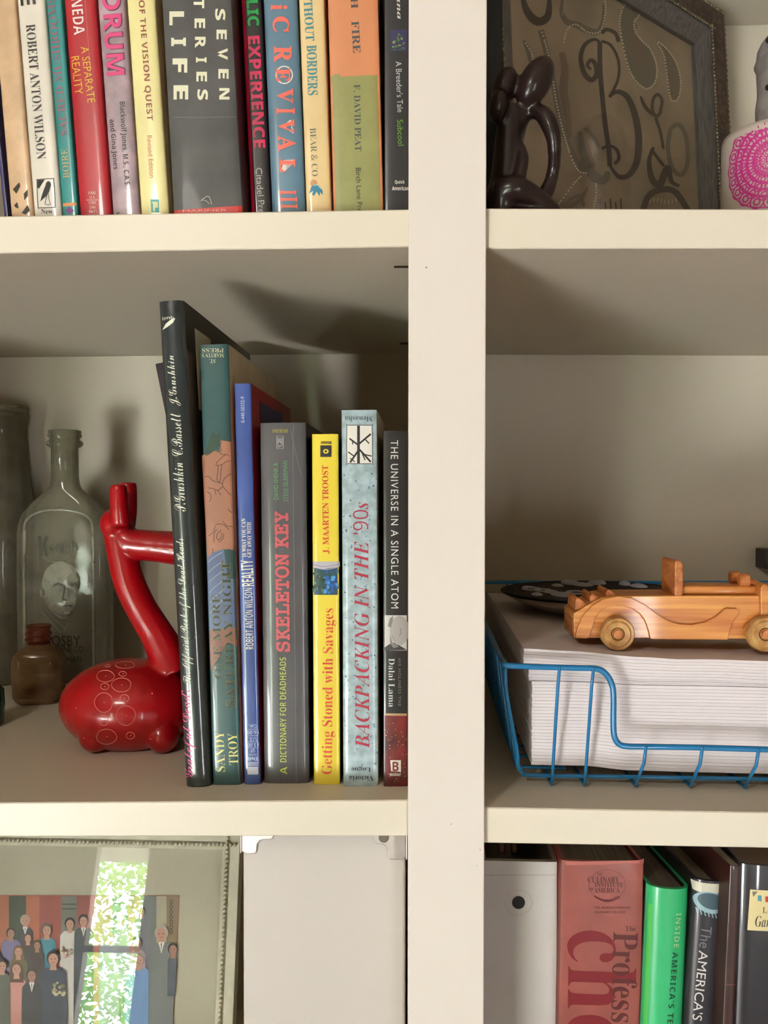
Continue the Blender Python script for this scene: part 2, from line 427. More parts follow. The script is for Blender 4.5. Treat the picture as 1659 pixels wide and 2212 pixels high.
po = bpy.data.objects.new('added_globe_light', pl_); po.location = (0, -.0, -.13); po.parent = lamp; COL.objects.link(po)

# ---------------------------------------------------------------- bookcase
YF = 0.004                                     # the shelf fronts sit 4 mm behind the divider's face
BACK = 0.36
shelf_m = mat((236, 227, 207), .38, k=.95, bump=.03, bscale=900, spec=.4)
div_m = mat((238, 229, 219), .42, k=.95, bump=.03, bscale=700, spec=.4)
inner_m = mat((232, 221, 200), .45, k=.8, spec=.4)  # shelf white darkened: the shade inside the bays is put into its colour
case = thing('bookcase', 'cream white built-in bookcase with two bays of shelves around a wide centre upright', 'bookcase', (0, 0, 0))
def rel(p): return p
XL, XR = -0.49, 0.56
SH = {}
def shelf(key, tl, tr, bl, br, x0, x1):
    a, b2, c, d = at(*tl, YF), at(*tr, YF), at(*bl, YF), at(*br, YF)
    def ex(p, q, x): return p.z + (q.z - p.z) * (x - p.x) / (q.x - p.x)
    zt0, zt1, zb0, zb1 = ex(a, b2, x0), ex(a, b2, x1), ex(c, d, x0), ex(c, d, x1)
    MB().hexa([(x0, YF, zb0), (x1, YF, zb1), (x1, BACK, zb1), (x0, BACK, zb0), (x0, YF, zt0), (x1, YF, zt1), (x1, BACK, zt1), (x0, BACK, zt0)]
              ).build('shelf', shelf_m, case, bevel=.0006, segs=1)
    SH[key] = (lambda x: ex(a, b2, x)); SH[key + '_under'] = (lambda x: ex(c, d, x))
DL0, DR0 = at(881, 0, 0).x, at(1050, 0, 0).x
DL1, DR1 = at(886, 2212, 0).x, at(1050, 2212, 0).x
INL, INR = -.008, .028                         # inner faces of the two side panels behind the upright
shelf('UL', (0, 467), (881, 452), (0, 547), (881, 533), XL, INL)
shelf('UR', (1050, 450), (1659, 452), (1050, 537), (1659, 536), INR, XR)
shelf('ML', (0, 1734), (885, 1728), (0, 1807), (885, 1806), XL, INL)
shelf('MR', (1050, 1744), (1659, 1755), (1050, 1821), (1659, 1832), INR, XR)
TL = CH + .441; BL = CH - .51                   # top and bottom boards of the bays in view
for x0, x1 in ((XL, INL), (INR, XR)):
    MB().box((x0, YF, TL), (x1, BACK, TL + .02)).build('shelf', shelf_m, case, bevel=.0006, segs=1)
    MB().box((x0, YF, BL - .02), (x1, BACK, BL)).build('shelf', shelf_m, case, bevel=.0006, segs=1)
    MB().box((x0, YF, .08), (x1, BACK, .1)).build('shelf', shelf_m, case)
    MB().box((x0, YF, CH + .76), (x1, BACK, CH + .78)).build('shelf', shelf_m, case)
MB().hexa([(DL1, 0, .02), (DR1, 0, .02), (DR1, .02, .02), (DL1, .02, .02), (DL0, 0, CH + .8), (DR0, 0, CH + .8), (DR0, .02, CH + .8), (DL0, .02, CH + .8)]).build('upright', div_m, case, bevel=.0006)
sd = .0015
for a, c in ((INL + .0, .009), (.0105, INR - 0.0)):
    MB().box((a, .02, .02), (c, BACK, CH + .8)).build('side_panel', inner_m, case)
for x0, x1 in ((XL - .04, XL), (XR, XR + .04)): MB().box((x0, 0, .02), (x1, BACK, CH + .8)).build('side_panel', inner_m, case)
MB().box((XL - .04, BACK, .02), (XR + .04, BACK + .01, CH + .8)).build('back_panel', inner_m, case)
MB().box((XL - .04, .03, 0), (XR + .04, .05, .08)).build('plinth', div_m, case)
def pin(p, q, y_, r):                          # metal support pin under a shelf, poking out of the side panel
    a, c = at(*p, y_), at(*q, y_)
    MB().tube([a, c, c + (c - a) * .6], [r, r, r], 12).build('shelf_pin', mat((110, 100, 90), .25, metal=1, k=1.2), case, smooth=False, bevel=.0005)
pin((851, 568), (884, 568), .045, .0030); pin((864, 738), (884, 738), .30, .0026); pin((1069, 573), (1045, 573), .05, .0030)
# small specks and a scuff on the upright
sp = Surf(case, V((0, 0, 0)), V((1, 0, 0)), V((0, 0, 1)))
dk = mat((120, 110, 100), .6)
for c_, rx_, ry_, m_ in (((921, 578), 1.8, 1.8, dk), ((1037, 1835), 1.2, 1.2, dk), ((1030, 1870), 1, 3, mat((205, 198, 186), .6)), ((975, 1780), 1.2, 1.2, dk)):
    sp.put('speck', [sp.disc(c_, rx_, ry_, m_, 8)])

# ---------------------------------------------------------------- books
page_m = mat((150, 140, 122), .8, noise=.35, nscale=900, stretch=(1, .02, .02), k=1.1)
pagew_m = mat((196, 190, 172), .8, noise=.25, nscale=900, stretch=(1, .02, .02), k=1.1)
def book(label, eL, eR, col, shelfkey=None, Y=None, height=None, depth=.14, group=None, yawd=0, hard=False, rnd=.12, pw=3.0,
         side=None, rough=.35, noise=.12, coat=.25, pages=None, nscale=25, lift=0.0, name='book', zfloor=None, cthick=.0006, bump=.12, taper=0.0, shear=0.0):
    """eL / eR: two pixels (upper, lower) on the left and right edge of the spine"""
    if Y is None:
        P = atz(eL[1][0], eL[1][1], SH[shelfkey](-.1 if shelfkey == 'ML' else .1)); P = atz(eL[1][0], eL[1][1], SH[shelfkey](P.x)); Y = P.y
    a, b2, c, d = at(*eL[0], Y), at(*eL[1], Y), at(*eR[0], Y), at(*eR[1], Y)
    ul = (a - b2).normalized(); ur = (c - d).normalized(); uz = (ul + ur).normalized()
    ux = V((uz.z, 0, -uz.x))
    w = (((c - a).dot(ux)) + ((d - b2).dot(ux))) / 2
    mid = (a + b2) / 2; off = ((c + d) / 2 - mid).dot(ux) - w
    O = b2 + ux * (((mid - b2).dot(ux)) + off / 2)
    zs = zfloor if zfloor is not None else SH[shelfkey](O.x)
    if height is not None or zfloor is not None or b2.z > CH:
        O = O + uz * ((zs - O.z) / uz.z)
    top = (a - O).dot(uz)
    if height is None: height = top
    zmin = min(O.z, (O + ux * w).z); O.z += max(0, zs - zmin) + .0003 + lift
    uy = V((0, 1, 0))
    if yawd:
        R = Matrix.Rotation(math.radians(yawd), 3, uz); ux = R @ ux; uy = R @ uy
        if yawd > 0: w = w / math.cos(math.radians(yawd))
    mtx = Matrix(((ux.x, uy.x, uz.x, O.x), (ux.y, uy.y, uz.y, O.y), (ux.z, uy.z, uz.z, O.z), (0, 0, 0, 1)))
    root = thing(name, label, 'binder' if name == 'ring_binder' else 'book', group=group, mtx=mtx)
    rs = rnd * w
    def sy(x, z=0):
        q = min(1.0, abs(2 * x / w - 1)); return rs * (1 - (1 - q ** pw) ** (1 / pw))
    N = 14; t = .0022 if hard else cthick
    xs = [w * (.5 - .5 * math.cos(math.pi * k / N)) for k in range(N + 1)]
    outer = [(0, depth)] + [(x, sy(x)) for x in xs] + [(w, depth)]
    inner = [(w - t, depth), (w - t, rs + t)] + [(max(t, min(w - t, x)), sy(x) + t * 1.2) for x in reversed(xs[1:-1])] + [(t, rs + t), (t, depth)]
    cover = mat(col, rough, noise=noise, nscale=nscale, coat=coat, bump=bump, bscale=60)
    sm = mat(side, rough, noise=noise, nscale=nscale, coat=coat * .5) if side else cover
    b = MB(); n1, n2 = len(outer), len(inner); prof = outer + inner; n = n1 + n2
    vs = [(x, y, 0) for x, y in prof] + [(x, y, height) for x, y in prof]; fs = []; ms = []
    for i in range(n):
        j = (i + 1) % n; fs.append((i, j, j + n, i + n)); ms.append(0 if 1 <= i < n1 - 2 else 1)
    # end caps as quads between the outer and inner outline
    pair = lambda i: n1 + (n2 - 1 - max(0, min(n2 - 1, round((i) * (n2 - 1) / (n1 - 1)))))
    for i in range(n1 - 1):
        p, q = pair(i), pair(i + 1)
        f = [i, i + 1, q] + ([p] if p != q else [])
        fs.append(tuple(reversed(f))); fs.append(tuple(k + n for k in f)); ms += [0, 0]
    b.v = vs; b.f = fs; b.m = ms
    b.build('cover', [cover, sm], root, angle=40)
    ins = .003 if hard else .0004
    pg = MB(); fe = [(t + .0001, depth - (.003 if hard else .0006))] + [(max(t + .0001, min(w - t - .0001, x)), sy(x) + t * 1.2 + (.001 if hard else .0003)) for x in xs[1:-1]] + [(w - t - .0001, depth - (.003 if hard else .0006))]
    pg.extz(fe, ins, height - ins); pg.build('pages', pages or page_m, root)
    if taper or shear:
        for ch in root.children:
            for vv in ch.data.vertices:
                q = max(0, vv.co.y - rs) / depth; vv.co.x = vv.co.x * (1 - taper * q) + shear * q
    s = Surf(root, O, ux, uz, sy, [w * k for k in (.06, .14, .24, .38, .5, .62, .76, .86, .94)])
    s.w, s.h = w, height
    s.cover = cover
    return s
def full(s, v0, v1, m, x0=.0, x1=1.0, name='spine_band', lift=.0001):     # a printed zone across the spine between two pixel rows
    z0 = s.loc(*v0).y; z1 = s.loc(*v1).y; a, c = s.w * x0, s.w * x1
    n = 10; vs = []; fs = []
    for k in range(n + 1):
        vs += [V((a + (c - a) * k / n, z0)), V((a + (c - a) * k / n, z1))]
    for k in range(n): fs.append((2 * k, 2 * k + 2, 2 * k + 3, 2 * k + 1))
    return s.put(name, [(vs, fs, m)], lift)
G1 = 'paperbacks on the upper left shelf'
WH = (228, 224, 212)
# upper left row
YU = .022
book('dark blue book at the far left of the upper row', ((-34, 0), (4, 465)), ((-12, 215), (20, 465)), (44, 40, 92), 'UL', YU, height=.22, group=G1)
s = book('worn tan book with black diamond marks near its foot', ((-17, 0), (24, 465)), ((33, 0), (71, 465)), (212, 178, 140), 'UL', YU, height=.215, group=G1, noise=.18, nscale=60)
bk = mat((38, 30, 22), .5)
f = 3.606
s.put('diamond_mark', [s.poly([(x / f, y / f) for x, y in P], bk) for P in (
    [(100, 1475), (150, 1420), (158, 1450), (128, 1510)], [(185, 1510), (215, 1475), (216, 1525), (190, 1562)], [(110, 1598), (135, 1575), (146, 1626), (120, 1615)], [(170, 1660), (215, 1595), (232, 1640), (200, 1672)])])
s = book('white book with black serif capitals and a black bird emblem at its foot', ((35, 0), (74, 465)), ((96, 0), (131, 463)), (226, 219, 204), 'UL', YU, height=.215, group=G1)
s.text('ROBERT ANTON WILSON', (66, 53), (90, 344), 20, (35, 33, 33), 'serif', -.008)
s.text('New', (89, 457), (114, 457), 10, (35, 33, 33), 'serif')
s.text('TRICKSTE', (40, -190), (61, 11), 33, (35, 33, 33), 'bold')
bl_ = mat((28, 26, 26), .5); wh_ = mat((226, 219, 204), .5)
s.put('bird_emblem', [s.ribbon([(80, 392), (83, 388), (112, 386), (116, 390), (119, 443), (115, 448), (86, 449), (82, 445)], 1.6, bl_, 3, True),
    s.poly([(81, 389), (96, 388), (90, 396), (84, 408), (81, 405)], bl_),
    s.poly([(100, 395), (104, 391), (109, 394), (110, 400), (106, 415), (99, 425), (93, 430), (87, 436), (90, 424), (94, 412), (98, 402)], bl_),
    s.ribbon([(102, 420), (99, 433), (97, 441)], 1.4, bl_), s.ribbon([(97, 441), (104, 443), (110, 441)], 1.2, bl_), s.ribbon([(104, 418), (106, 430), (109, 441)], 1.0, bl_)])
s = book('teal book with dull pink lettering, standing between white and red books', ((99, 0), (136, 463)), ((133, 0), (167, 462)), (42, 140, 140), 'UL', YU, height=.215, group=G1, noise=.2)
s.text('SACRED MUSHROOMS AND', (138, 293), (104, -70), 18, (140, 92, 108), 'serif', -.006)
s.text('BOIRE', (144, 385), (139, 322), 15, (165, 158, 112), 'serif')
full(s, (150, 445), (150, 438), mat((214, 140, 80), .4))
s.put('diamond_mark', [s.poly([(141, 455), (150, 446), (160, 455), (150, 463)], mat((110, 45, 120), .4))])
s = book('deep red book with small yellow two-line lettering', ((137, 0), (172, 462)), ((205, 0), (239, 460)), (172, 32, 44), 'UL', YU, height=.215, group=G1)
s.text('CASTANEDA', (158, -95), (172, 75), 24, (235, 225, 220), 'bold', -.01)
s.text('A SEPARATE', (183, 101), (198, 222), 17, (222, 175, 60)); s.text('REALITY', (162, 122), (171, 204), 18, (222, 175, 60))
for t, x, y, w_ in (('1000', 199, 417, 15), ('U.S.', 200, 426, 12), ('1300', 200, 438, 15), ('CAN.', 201, 448, 14), ('0671', 201, 457, 17)):
    s.text(t, (x - w_ / 2, y), (x + w_ / 2, y), 6.5, (230, 205, 190), name='price_lettering')
s.put('price_rule', [s.poly([(186, 431.6), (213, 431.6), (213, 432.6), (186, 432.6)], mat((230, 205, 190), .5))])
s.put('crease', [s.ribbon([(184, 0), (192, 110), (201, 240), (209, 340), (214, 430)], .7, mat((215, 130, 120), .6))])
s = book('dusty lilac book with thick magenta capitals over black lettering', ((210, 0), (243, 461)), ((268, 0), (301, 460)), (172, 150, 158), 'UL', YU, height=.215, group=G1, noise=.3, nscale=70)
s.text('DRUM', (241, -14), (252, 163), 39, (90, 50, 80), 'bold', .03, lift=.0002)
s.text('DRUM', (239, -14), (250, 163), 39, (214, 70, 125), 'bold')
s.text('Blackwolf Jones, M.S., C.A.S.', (263, 220), (274, 402), 15, (40, 34, 38), 'bold', -.01); s.text('and Gina Jones', (241, 258), (250, 366), 14, (40, 34, 38), 'bold', -.01)
s.text('C', (252, 464), (259, 464), 10, (40, 34, 38), 'bold')
s = book('pale yellow book with brown-red capitals down its spine', ((273, 0), (304, 460)), ((334, 0), (364, 458)), (236, 226, 160), 'UL', YU, height=.215, group=G1, noise=.06)
s.text('BOOK OF THE VISION QUEST', (299, -75), (323, 261), 15, (142, 62, 48), 'bold', -.02)
s.text('Revised Edition', (323, 293), (329, 384), 11, (200, 130, 100))
s.put('publisher_mark', [s.poly([(325, 431), (343, 431), (344, 459), (327, 459)], mat((90, 175, 175), .5)), s.poly([(328, 436), (341, 436), (341, 438), (336, 438), (336, 446), (342, 446), (342, 449), (335, 449), (335, 457), (331, 457), (331, 438), (328, 438)], mat((225, 225, 170), .5))])
s = book('thick charcoal book with three columns of widely spaced cream letters', ((347, 0), (375, 457)), ((501, 0), (523, 455)), (78, 78, 78), 'UL', .013, height=.215, group=G1, noise=.25, nscale=35, side=(66, 24, 30), rnd=.05, pw=5, coat=.05, rough=.5)
cr = (226, 224, 196)
s.chars('LIFE', [(382, 40, 30), (386, 91, 18), (389, 142, 31), (391, 200, 31)], 30, 32, cr, 'bold', .03)
s.chars('YSTERIES', [(425, -75), (427, -35), (430, 8, 21), (432, 51, 21), (433, 92, 24), (435, 130, 11), (436, 166, 21), (438, 205, 23)], 22, 23, cr, 'bold', .02)
s.chars('SEVEN', [(476, 32), (479, 75, 21), (481, 117), (483, 160, 21), (485, 203)], 25, 22, cr, 'bold', .02)
full(s, (450, 470), (450, 449), mat((190, 50, 42), .4), .01, .99)
s.text('MARINER', (395, 456), (490, 454), 5, (225, 160, 150), '', space=1.0)
s.put('dolphin_mark', [s.ribbon([(434, 434), (441, 428), (450, 424), (455, 432), (457, 442)], .8, mat(cr, .5)), s.ribbon([(437, 432), (445, 434), (452, 440)], .7, mat(cr, .5))])
s.put('crease', [s.ribbon([(372, 253), (430, 254), (510, 252)], .9, mat((120, 120, 118), .6), 3)])
s = book('black book with red edge stripe and bold green and pink capitals', ((520, 0), (543, 455)), ((564, 0), (584, 454)), (36, 33, 34), 'UL', .030, height=.215, group=G1, side=(90, 16, 30))
full(s, (550, 480), (550, -60), mat((196, 28, 62), .4), .0, .19)
s.text('PSYCHEDELIC', (533, -190), (548, 57), 25, (30, 165, 82), 'bold', .02); s.text('EXPERIENCE', (548, 78), (561, 320), 26, (222, 50, 98), 'bold', .02)
s.text('Citadel Press', (559, 363), (567, 478), 14, (222, 218, 210))
s = book('slate blue book with uneven cut-out salmon letters', ((568, 0), (587, 454)), ((641, 0), (659, 453)), (96, 130, 152), 'UL', .028, height=.215, group=G1, noise=.2)
sa = (236, 110, 92)
s.chars('iCREVIVALIII', [(603, 16, 12, 36), (607, 53, 34, 36), (611, 117, 34, 38), (612, 162, 30, 30), (616, 207, 32, 34), (617, 240, 14, 40), (619, 273, 30, 34), (620, 310, 34, 38), (621, 358, 30, 34), (622, 416, 11, 36), (624, 431, 11, 36), (625, 446, 11, 36)], 30, 36, sa, 'serif', .02)
wl_ = mat((236, 226, 218), .4)
for q_ in (s.disc((614, 162), 19, 20, wl_, 20, .86), s.ribbon([(628, 260), (633, 288), (612, 272), (628, 260)], 2.5, wl_, 0), s.poly([(604, 366), (611, 366), (613, 346), (637, 345), (637, 350), (617, 352), (615, 372), (606, 372)], wl_)):
    s.put('letter_highlight', [q_])
s = book('cream book with teal serif letters and a small blue bear emblem', ((645, 0), (662, 453)), ((700, 0), (715, 452)), (233, 205, 150), 'UL', .028, height=.215, group=G1, noise=.08)
s.text('WITHOUT', (663, -32), (670, 89), 19, (62, 138, 148), 'serif'); s.text('BORDERS', (673, 98), (676, 206), 22, (62, 138, 148), 'serif')
s.text('BEAR & CO', (676, 277), (681, 381), 14, (105, 110, 95), 'serif', -.015)
s.put('bear_emblem', [s.disc((678, 396), 8, 8, mat((205, 150, 105), .4)), s.poly([(668, 418), (672, 404), (680, 398), (690, 401), (697, 412), (697, 422), (692, 415), (690, 424), (684, 414), (679, 423), (674, 421), (677, 412)], mat((45, 125, 155), .4)), s.ribbon([(678, 401), (686, 400), (693, 408)], 1.6, mat((190, 220, 220), .4))])
s = book('wide book with orange upper half and olive lower half', ((706, 0), (721, 452)), ((818, 0), (827, 450)), (212, 140, 98), 'UL', .026, height=.215, group=G1, noise=.08, rnd=.08, pw=4)
full(s, (770, 480), (770, 164), mat((152, 152, 96), .4, noise=.1), .05, 1.0)
s.put('rounded_corner', [s.poly([(714, 166), (723, 160), (735, 161), (735, 168), (716, 175)], mat((152, 152, 96), .4, noise=.1))], .0002)
gr = (70, 78, 82)
s.text('WITH', (761, -70), (766, 19), 15, gr, 'serif', -.004); s.text('FIRE', (767, 46), (771, 115), 16, gr, 'serif', -.004); s.text('F. DAVID PEAT', (771, 183), (774, 327), 14, gr, 'serif', -.004); s.text('Birch Lane Press', (774, 363), (778, 470), 11, (52, 54, 44))
s = book('black book beside the upright with small leaf photo and green word', ((829, 0), (832, 450)), ((900, 0), (897, 450)), (40, 41, 44), 'UL', .026, height=.215, group=G1, rnd=.05)
s.text('Marijuana', (857, -110), (862, 42), 13, WH, 'bital'); s.text("A Breeder's Tale", (861, 133), (865, 243), 13, (205, 205, 205)); s.text('Subcool', (864, 259), (866, 315), 13, (110, 170, 60))
s.text('Quick', (853, 394), (874, 394), 9, WH, 'bold'); s.text('American', (847, 407), (883, 407), 9, WH, 'bold')
it = [s.poly([(843, 65), (879, 64), (879, 111), (844, 110)], mat((52, 50, 88), .4))]
gm = [mat((110, 140, 60), .5), mat((140, 150, 100), .5), mat((50, 110, 40), .5)]
for k in range(34):
    x, y = rn.uniform(848, 876), rn.uniform(74, 108)
    if abs(x - 863) > (y - 68) * .6: continue
    it.append(s.disc((x, y), rn.uniform(1.5, 3.5), rn.uniform(1.2, 3), gm[k % 3], 6))
s.put('leaf_photo', it)

# middle left row
G2 = 'books standing in the middle left bay'
s = book('tall leaning black hardcover lettered in white script, the tallest of its row', ((342, 652), (398, 1701)), ((393, 650), (455, 1698)), (44, 52, 54), 'ML', depth=.195, group=G2, hard=True, rnd=.28, pw=2.4, coat=.8, rough=.22, side=(30, 29, 30), noise=.35, nscale=14, bump=.25)
A = s; sc_ = (228, 232, 214)
s.text('Grateful Dead:', (411, 1680), (403, 1492), 30, (222, 92, 150), 'script', -.004)
s.text('The Official Book of the Dead Heads', (408, 1478), (391, 1163), 25, sc_, 'script', -.01)
s.text('P.Grushkin', (390, 1105), (383, 1000), 24, sc_, 'script', -.01); s.text('C.Bassett', (384, 985), (378, 893), 24, sc_, 'script', -.01); s.text('J.Grushkin', (379, 877), (370, 768), 24, sc_, 'script', -.01)
s.text('quill', (376, 687), (350, 687), 9, sc_)
s.put('quill_mark', [s.poly([(379, 687), (370, 690), (358, 699), (349, 713), (362, 706), (374, 697)], mat(sc_, .4))])
# white barcode sticker and faint print on its right cover: a face turned towards +x
def side_surf(s, dx=.0004):
    uxw, uyw = s.ux, s.uy
    q = Surf(s.root, s.O + uxw * (s.w + dx), uyw, s.uz); q.uy = -uxw; return q
def side_put(s, name, rects, m_dx=.0003):      # rects on the right cover: (depth0, depth1, z0, z1, material)
    b = MB(); ms = []
    for d0, d1, z0, z1, m in rects:
        if m not in ms: ms.append(m)
        x = s.w + m_dx * (1 + .3 * ms.index(m)); b.add([(x, d0, z0), (x, d1, z0), (x, d1, z1), (x, d0, z1)], [(0, 1, 2, 3)], ms.index(m))
    return b.build(name, ms, s.root)
gs = mat((196, 190, 172), .6)
side_put(s, 'barcode_label', [(.022, .062, s.h - .062, s.h - .012, gs)] + [(.03 + k * .004, .0318 + k * .004, s.h - .058, s.h - .036, mat((70, 68, 60), .6)) for k in range(7)])
s = book('teal book with painted brown roses on its spine', ((431, 746), (459, 1696)), ((492, 745), (521, 1694)), (40, 82, 84), 'ML', depth=.165, group=G2, hard=False, rnd=.10, pw=3.5, side=(222, 202, 172), noise=.2, cthick=.0012)
B = s
rose = mat((172, 118, 92), .4, noise=.2, nscale=40); rose2 = mat((158, 98, 78), .4); ln = mat((70, 42, 34), .5); dg_ = mat((38, 66, 50), .4); bl2 = mat((96, 112, 150), .4, noise=.25, nscale=50); br2 = mat((140, 92, 74), .4, noise=.2); lb = mat((168, 178, 205), .4)
def c6(*P): return [(420 + x / 6.914, 920 + y / 6.914) for x, y in P]
s.put('rose_artwork', [s.poly([(435, 984), (446, 979), (466, 972), (474, 976), (477, 951), (498, 954), (505, 1180), (502, 1192), (484, 1186), (462, 1192), (447, 1205), (442, 1120), (440, 1040)], rose),
    s.poly(c6((150, 440), (215, 400), (215, 230), (270, 70), (330, 150), (390, 95), (370, 200), (370, 300), (300, 370), (230, 420)), dg_),
    s.poly([(447, 1205), (462, 1192), (482, 1187), (500, 1192), (509, 1300), (511, 1355), (452, 1360)], bl2),
    s.poly([(452, 1360), (511, 1355), (511, 1395), (490, 1385), (470, 1420), (456, 1452), (454, 1430)], br2),
    s.poly([(484, 1187), (497, 1186), (508, 1192), (509, 1250), (492, 1250), (487, 1210)], mat((36, 66, 66), .4))] , .00012)
L6 = [((410, 230), (390, 300), (400, 360), (385, 390)), ((410, 210), (470, 215), (540, 235)), ((180, 450), (260, 390), (320, 370), (420, 430), (470, 425), (520, 450)), ((470, 425), (350, 530), (325, 580), (350, 590), (420, 575), (480, 530), (545, 525)),
      ((355, 590), (350, 700), (340, 800), (410, 860), (440, 800), (500, 740), (560, 710)), ((410, 580), (395, 700), (385, 830)), ((150, 765), (210, 755), (280, 820), (410, 860), (415, 910), (350, 960), (290, 940), (200, 925)),
      ((425, 905), (470, 960), (545, 1040)), ((310, 960), (325, 1030)), ((350, 965), (400, 1035)), ((190, 985), (240, 1020), (250, 1080), (225, 1130)), ((500, 1245), (560, 1300)),
      ((430, 1425), (480, 1490), (570, 1505)), ((310, 1480), (370, 1465), (440, 1480), (520, 1550)), ((210, 1640), (280, 1590), (310, 1500)), ((400, 1560), (350, 1600), (330, 1660), (360, 1700), (410, 1650), (400, 1590)), ((290, 1740), (300, 1600), (340, 1540)), ((440, 1600), (430, 1680), (360, 1740)), ((280, 1830), (270, 1900))]
s.put('rose_outline', [s.ribbon([(420 + x / 6.914, 920 + y / 6.914) for x, y in P], 1.3, ln, 4) for P in L6] +
      [s.ribbon([(449 + k, 1215 + k * 22), (463, 1203 + k * 22), (480 + k, 1193 + k * 20)], 1.0, lb, 3) for k in range(6)], .0002)
go = mat((120, 118, 60), .35)
for t, p0, p1, h_ in (('ONE MORE', (472, 1466), (466, 1283), 17), ('SATURDAY NIGHT', (499, 1529), (488, 1212), 18)):
    s.text(t, p0, p1, h_ + 2, go, 'serif', .012, lift=.0003); s.text(t, p0, p1, h_, (24, 34, 30), 'serif', -.012, lift=.0004)
for t, p0, p1 in (('SANDY', (477, 1667), (474, 1579)), ('TROY', (505, 1652), (502, 1584))): s.text(t, p0, p1, 20, (226, 222, 140), 'serif', -.012)
for t, xc, y, w_ in (('PRESS', 460, 757, 47), ("MARTIN'S", 460, 768, 48), ('ST.', 459, 780, 13)): s.text(t, (xc + w_ / 2, y), (xc - w_ / 2, y), 9, (190, 195, 160), 'serif', -.006)
side_put(s, 'back_cover_print', [(.03, .05, s.h - .034, s.h - .03, mat((150, 130, 105), .6)), (.06, .09, s.h - .034, s.h - .03, mat((150, 130, 105), .6))])
s = book('slim glossy blue paperback with white lettering and a red back cover', ((506, 830), (527, 1695)), ((541, 829), (563, 1693)), (56, 84, 158), 'ML', depth=.15, group=G2, side=(150, 36, 50), coat=.8, rnd=.14, noise=.3, nscale=20, bump=.25)
s.text('0-440-50332-9', (525, 913), (524, 857), 8, (190, 200, 225)); s.text('IS WHAT YOU CAN', (528, 1203), (526, 1120), 9, WH, 'serif'); s.text('GET AWAY WITH', (539, 1204), (538, 1128), 9, WH, 'serif')
s.text('REALITY', (536, 1266), (533, 1210), 26, WH, 'bold', -.01); s.text('ROBERT ANTON WILSON', (540, 1402), (537, 1270), 17, WH, 'bold', -.025)
for t, y, w_, h_ in (('Can.', 1569, 16, 8), ('16.00', 1582, 24, 8), ('U.S.', 1597, 16, 8), ('13.00', 1609, 24, 8), ('SF', 1621, 10, 8), ('FANTASY', 1630, 18, 4), ('Dell', 1639, 22, 8)):
    s.text(t, (546 + w_ / 2, y), (546 - w_ / 2, y), h_, (190, 205, 232), 'serif' if t == 'Dell' else '', .02 if t == 'Dell' else 0)
wb = mat((205, 210, 222), .5)
s.put('price_rule', [s.poly([(536, y), (557, y), (557, y + .8), (536, y + .8)], wb) for y in (1575, 1589, 1602, 1615)] + [s.poly([(534, 1656), (557, 1656), (558, 1673), (535, 1673)], wb)] + [s.poly([(534, y), (557, y), (557, y + 1.5), (534, y + 1.5)], wb) for y in (1646, 1649, 1652)])
side_put(s, 'barcode_label', [(.035, .065, s.h - .072, s.h - .02, mat((120, 108, 92), .6)), (.028, .11, s.h - .1, s.h - .008, mat((52, 52, 92), .5))])
s = book('thick dark grey paperback with creased spine and red slab title', ((561, 915), (569, 1693)), ((660, 912), (669, 1694)), (84, 82, 86), 'ML', depth=.145, group=G2, noise=.25, nscale=18, rnd=.10, pw=3, bump=.3, side=(34, 38, 34), coat=.35)
s.text('A', (613, 1672), (613, 1656), 15, (190, 202, 90), 'bold', -.02); s.text('DICTIONARY FOR DEADHEADS', (612, 1646), (611, 1420), 14, (190, 202, 90), 'bold', -.025)
s.text('SKELETON KEY', (612, 1408), (608, 1104), 31, (198, 84, 92), 'tt', .035)
s.text('DAVID SHENK &', (597, 1079), (595, 1000), 10, (88, 150, 100)); s.text('STEVE SILBERMAN', (618, 1083), (616, 996), 10, (88, 150, 100)); s.text('DOUBLEDAY', (622, 931), (588, 931), 8, (180, 170, 70), 'serif', -.01)
s.put('publisher_mark', [s.ribbon([(598, 942), (612, 942), (612, 969), (598, 969)], 1, mat((190, 188, 185), .5), 0, True)] + [s.poly([(x, y), (x + w_, y), (x + w_, y + h_), (x, y + h_)], mat((190, 188, 185), .5)) for x, y, w_, h_ in ((600, 946, 1.2, 14), (603, 946, 1.2, 8), (606, 946, 1.2, 12), (609, 946, 1.2, 16), (600, 962, 9, 1), (600, 965, 6, 1), (602, 954, 6, 1))])
s.put('crease', [s.ribbon([(634, 918), (633, 1000), (636, 1300), (640, 1690)], 1.1, mat((120, 118, 122), .5)), s.ribbon([(628, 930), (640, 985), (652, 1030)], 1.0, mat((118, 116, 120), .5)), s.ribbon([(604, 1000), (600, 1200), (606, 1690)], 1.0, mat((60, 58, 62), .5))])
s = book('bright yellow paperback with red letters and a blue picture band', ((673, 939), (678, 1695)), ((731, 938), (734, 1695)), (236, 214, 62), 'ML', depth=.135, group=G2, noise=.05, coat=.5, rnd=.08, side=(20, 60, 62), pages=pagew_m)
s.text('Getting Stoned with Savages', (709, 1672), (712, 1314), 29, (206, 62, 42), 'serif', -.012); s.text('J. MAARTEN TROOST', (705, 1196), (703, 1005), 15, (206, 62, 42), 'serif')
full(s, (705, 1285), (705, 1213), mat((28, 70, 130), .4, noise=.6, nscale=120, col2=(30, 70, 50)))
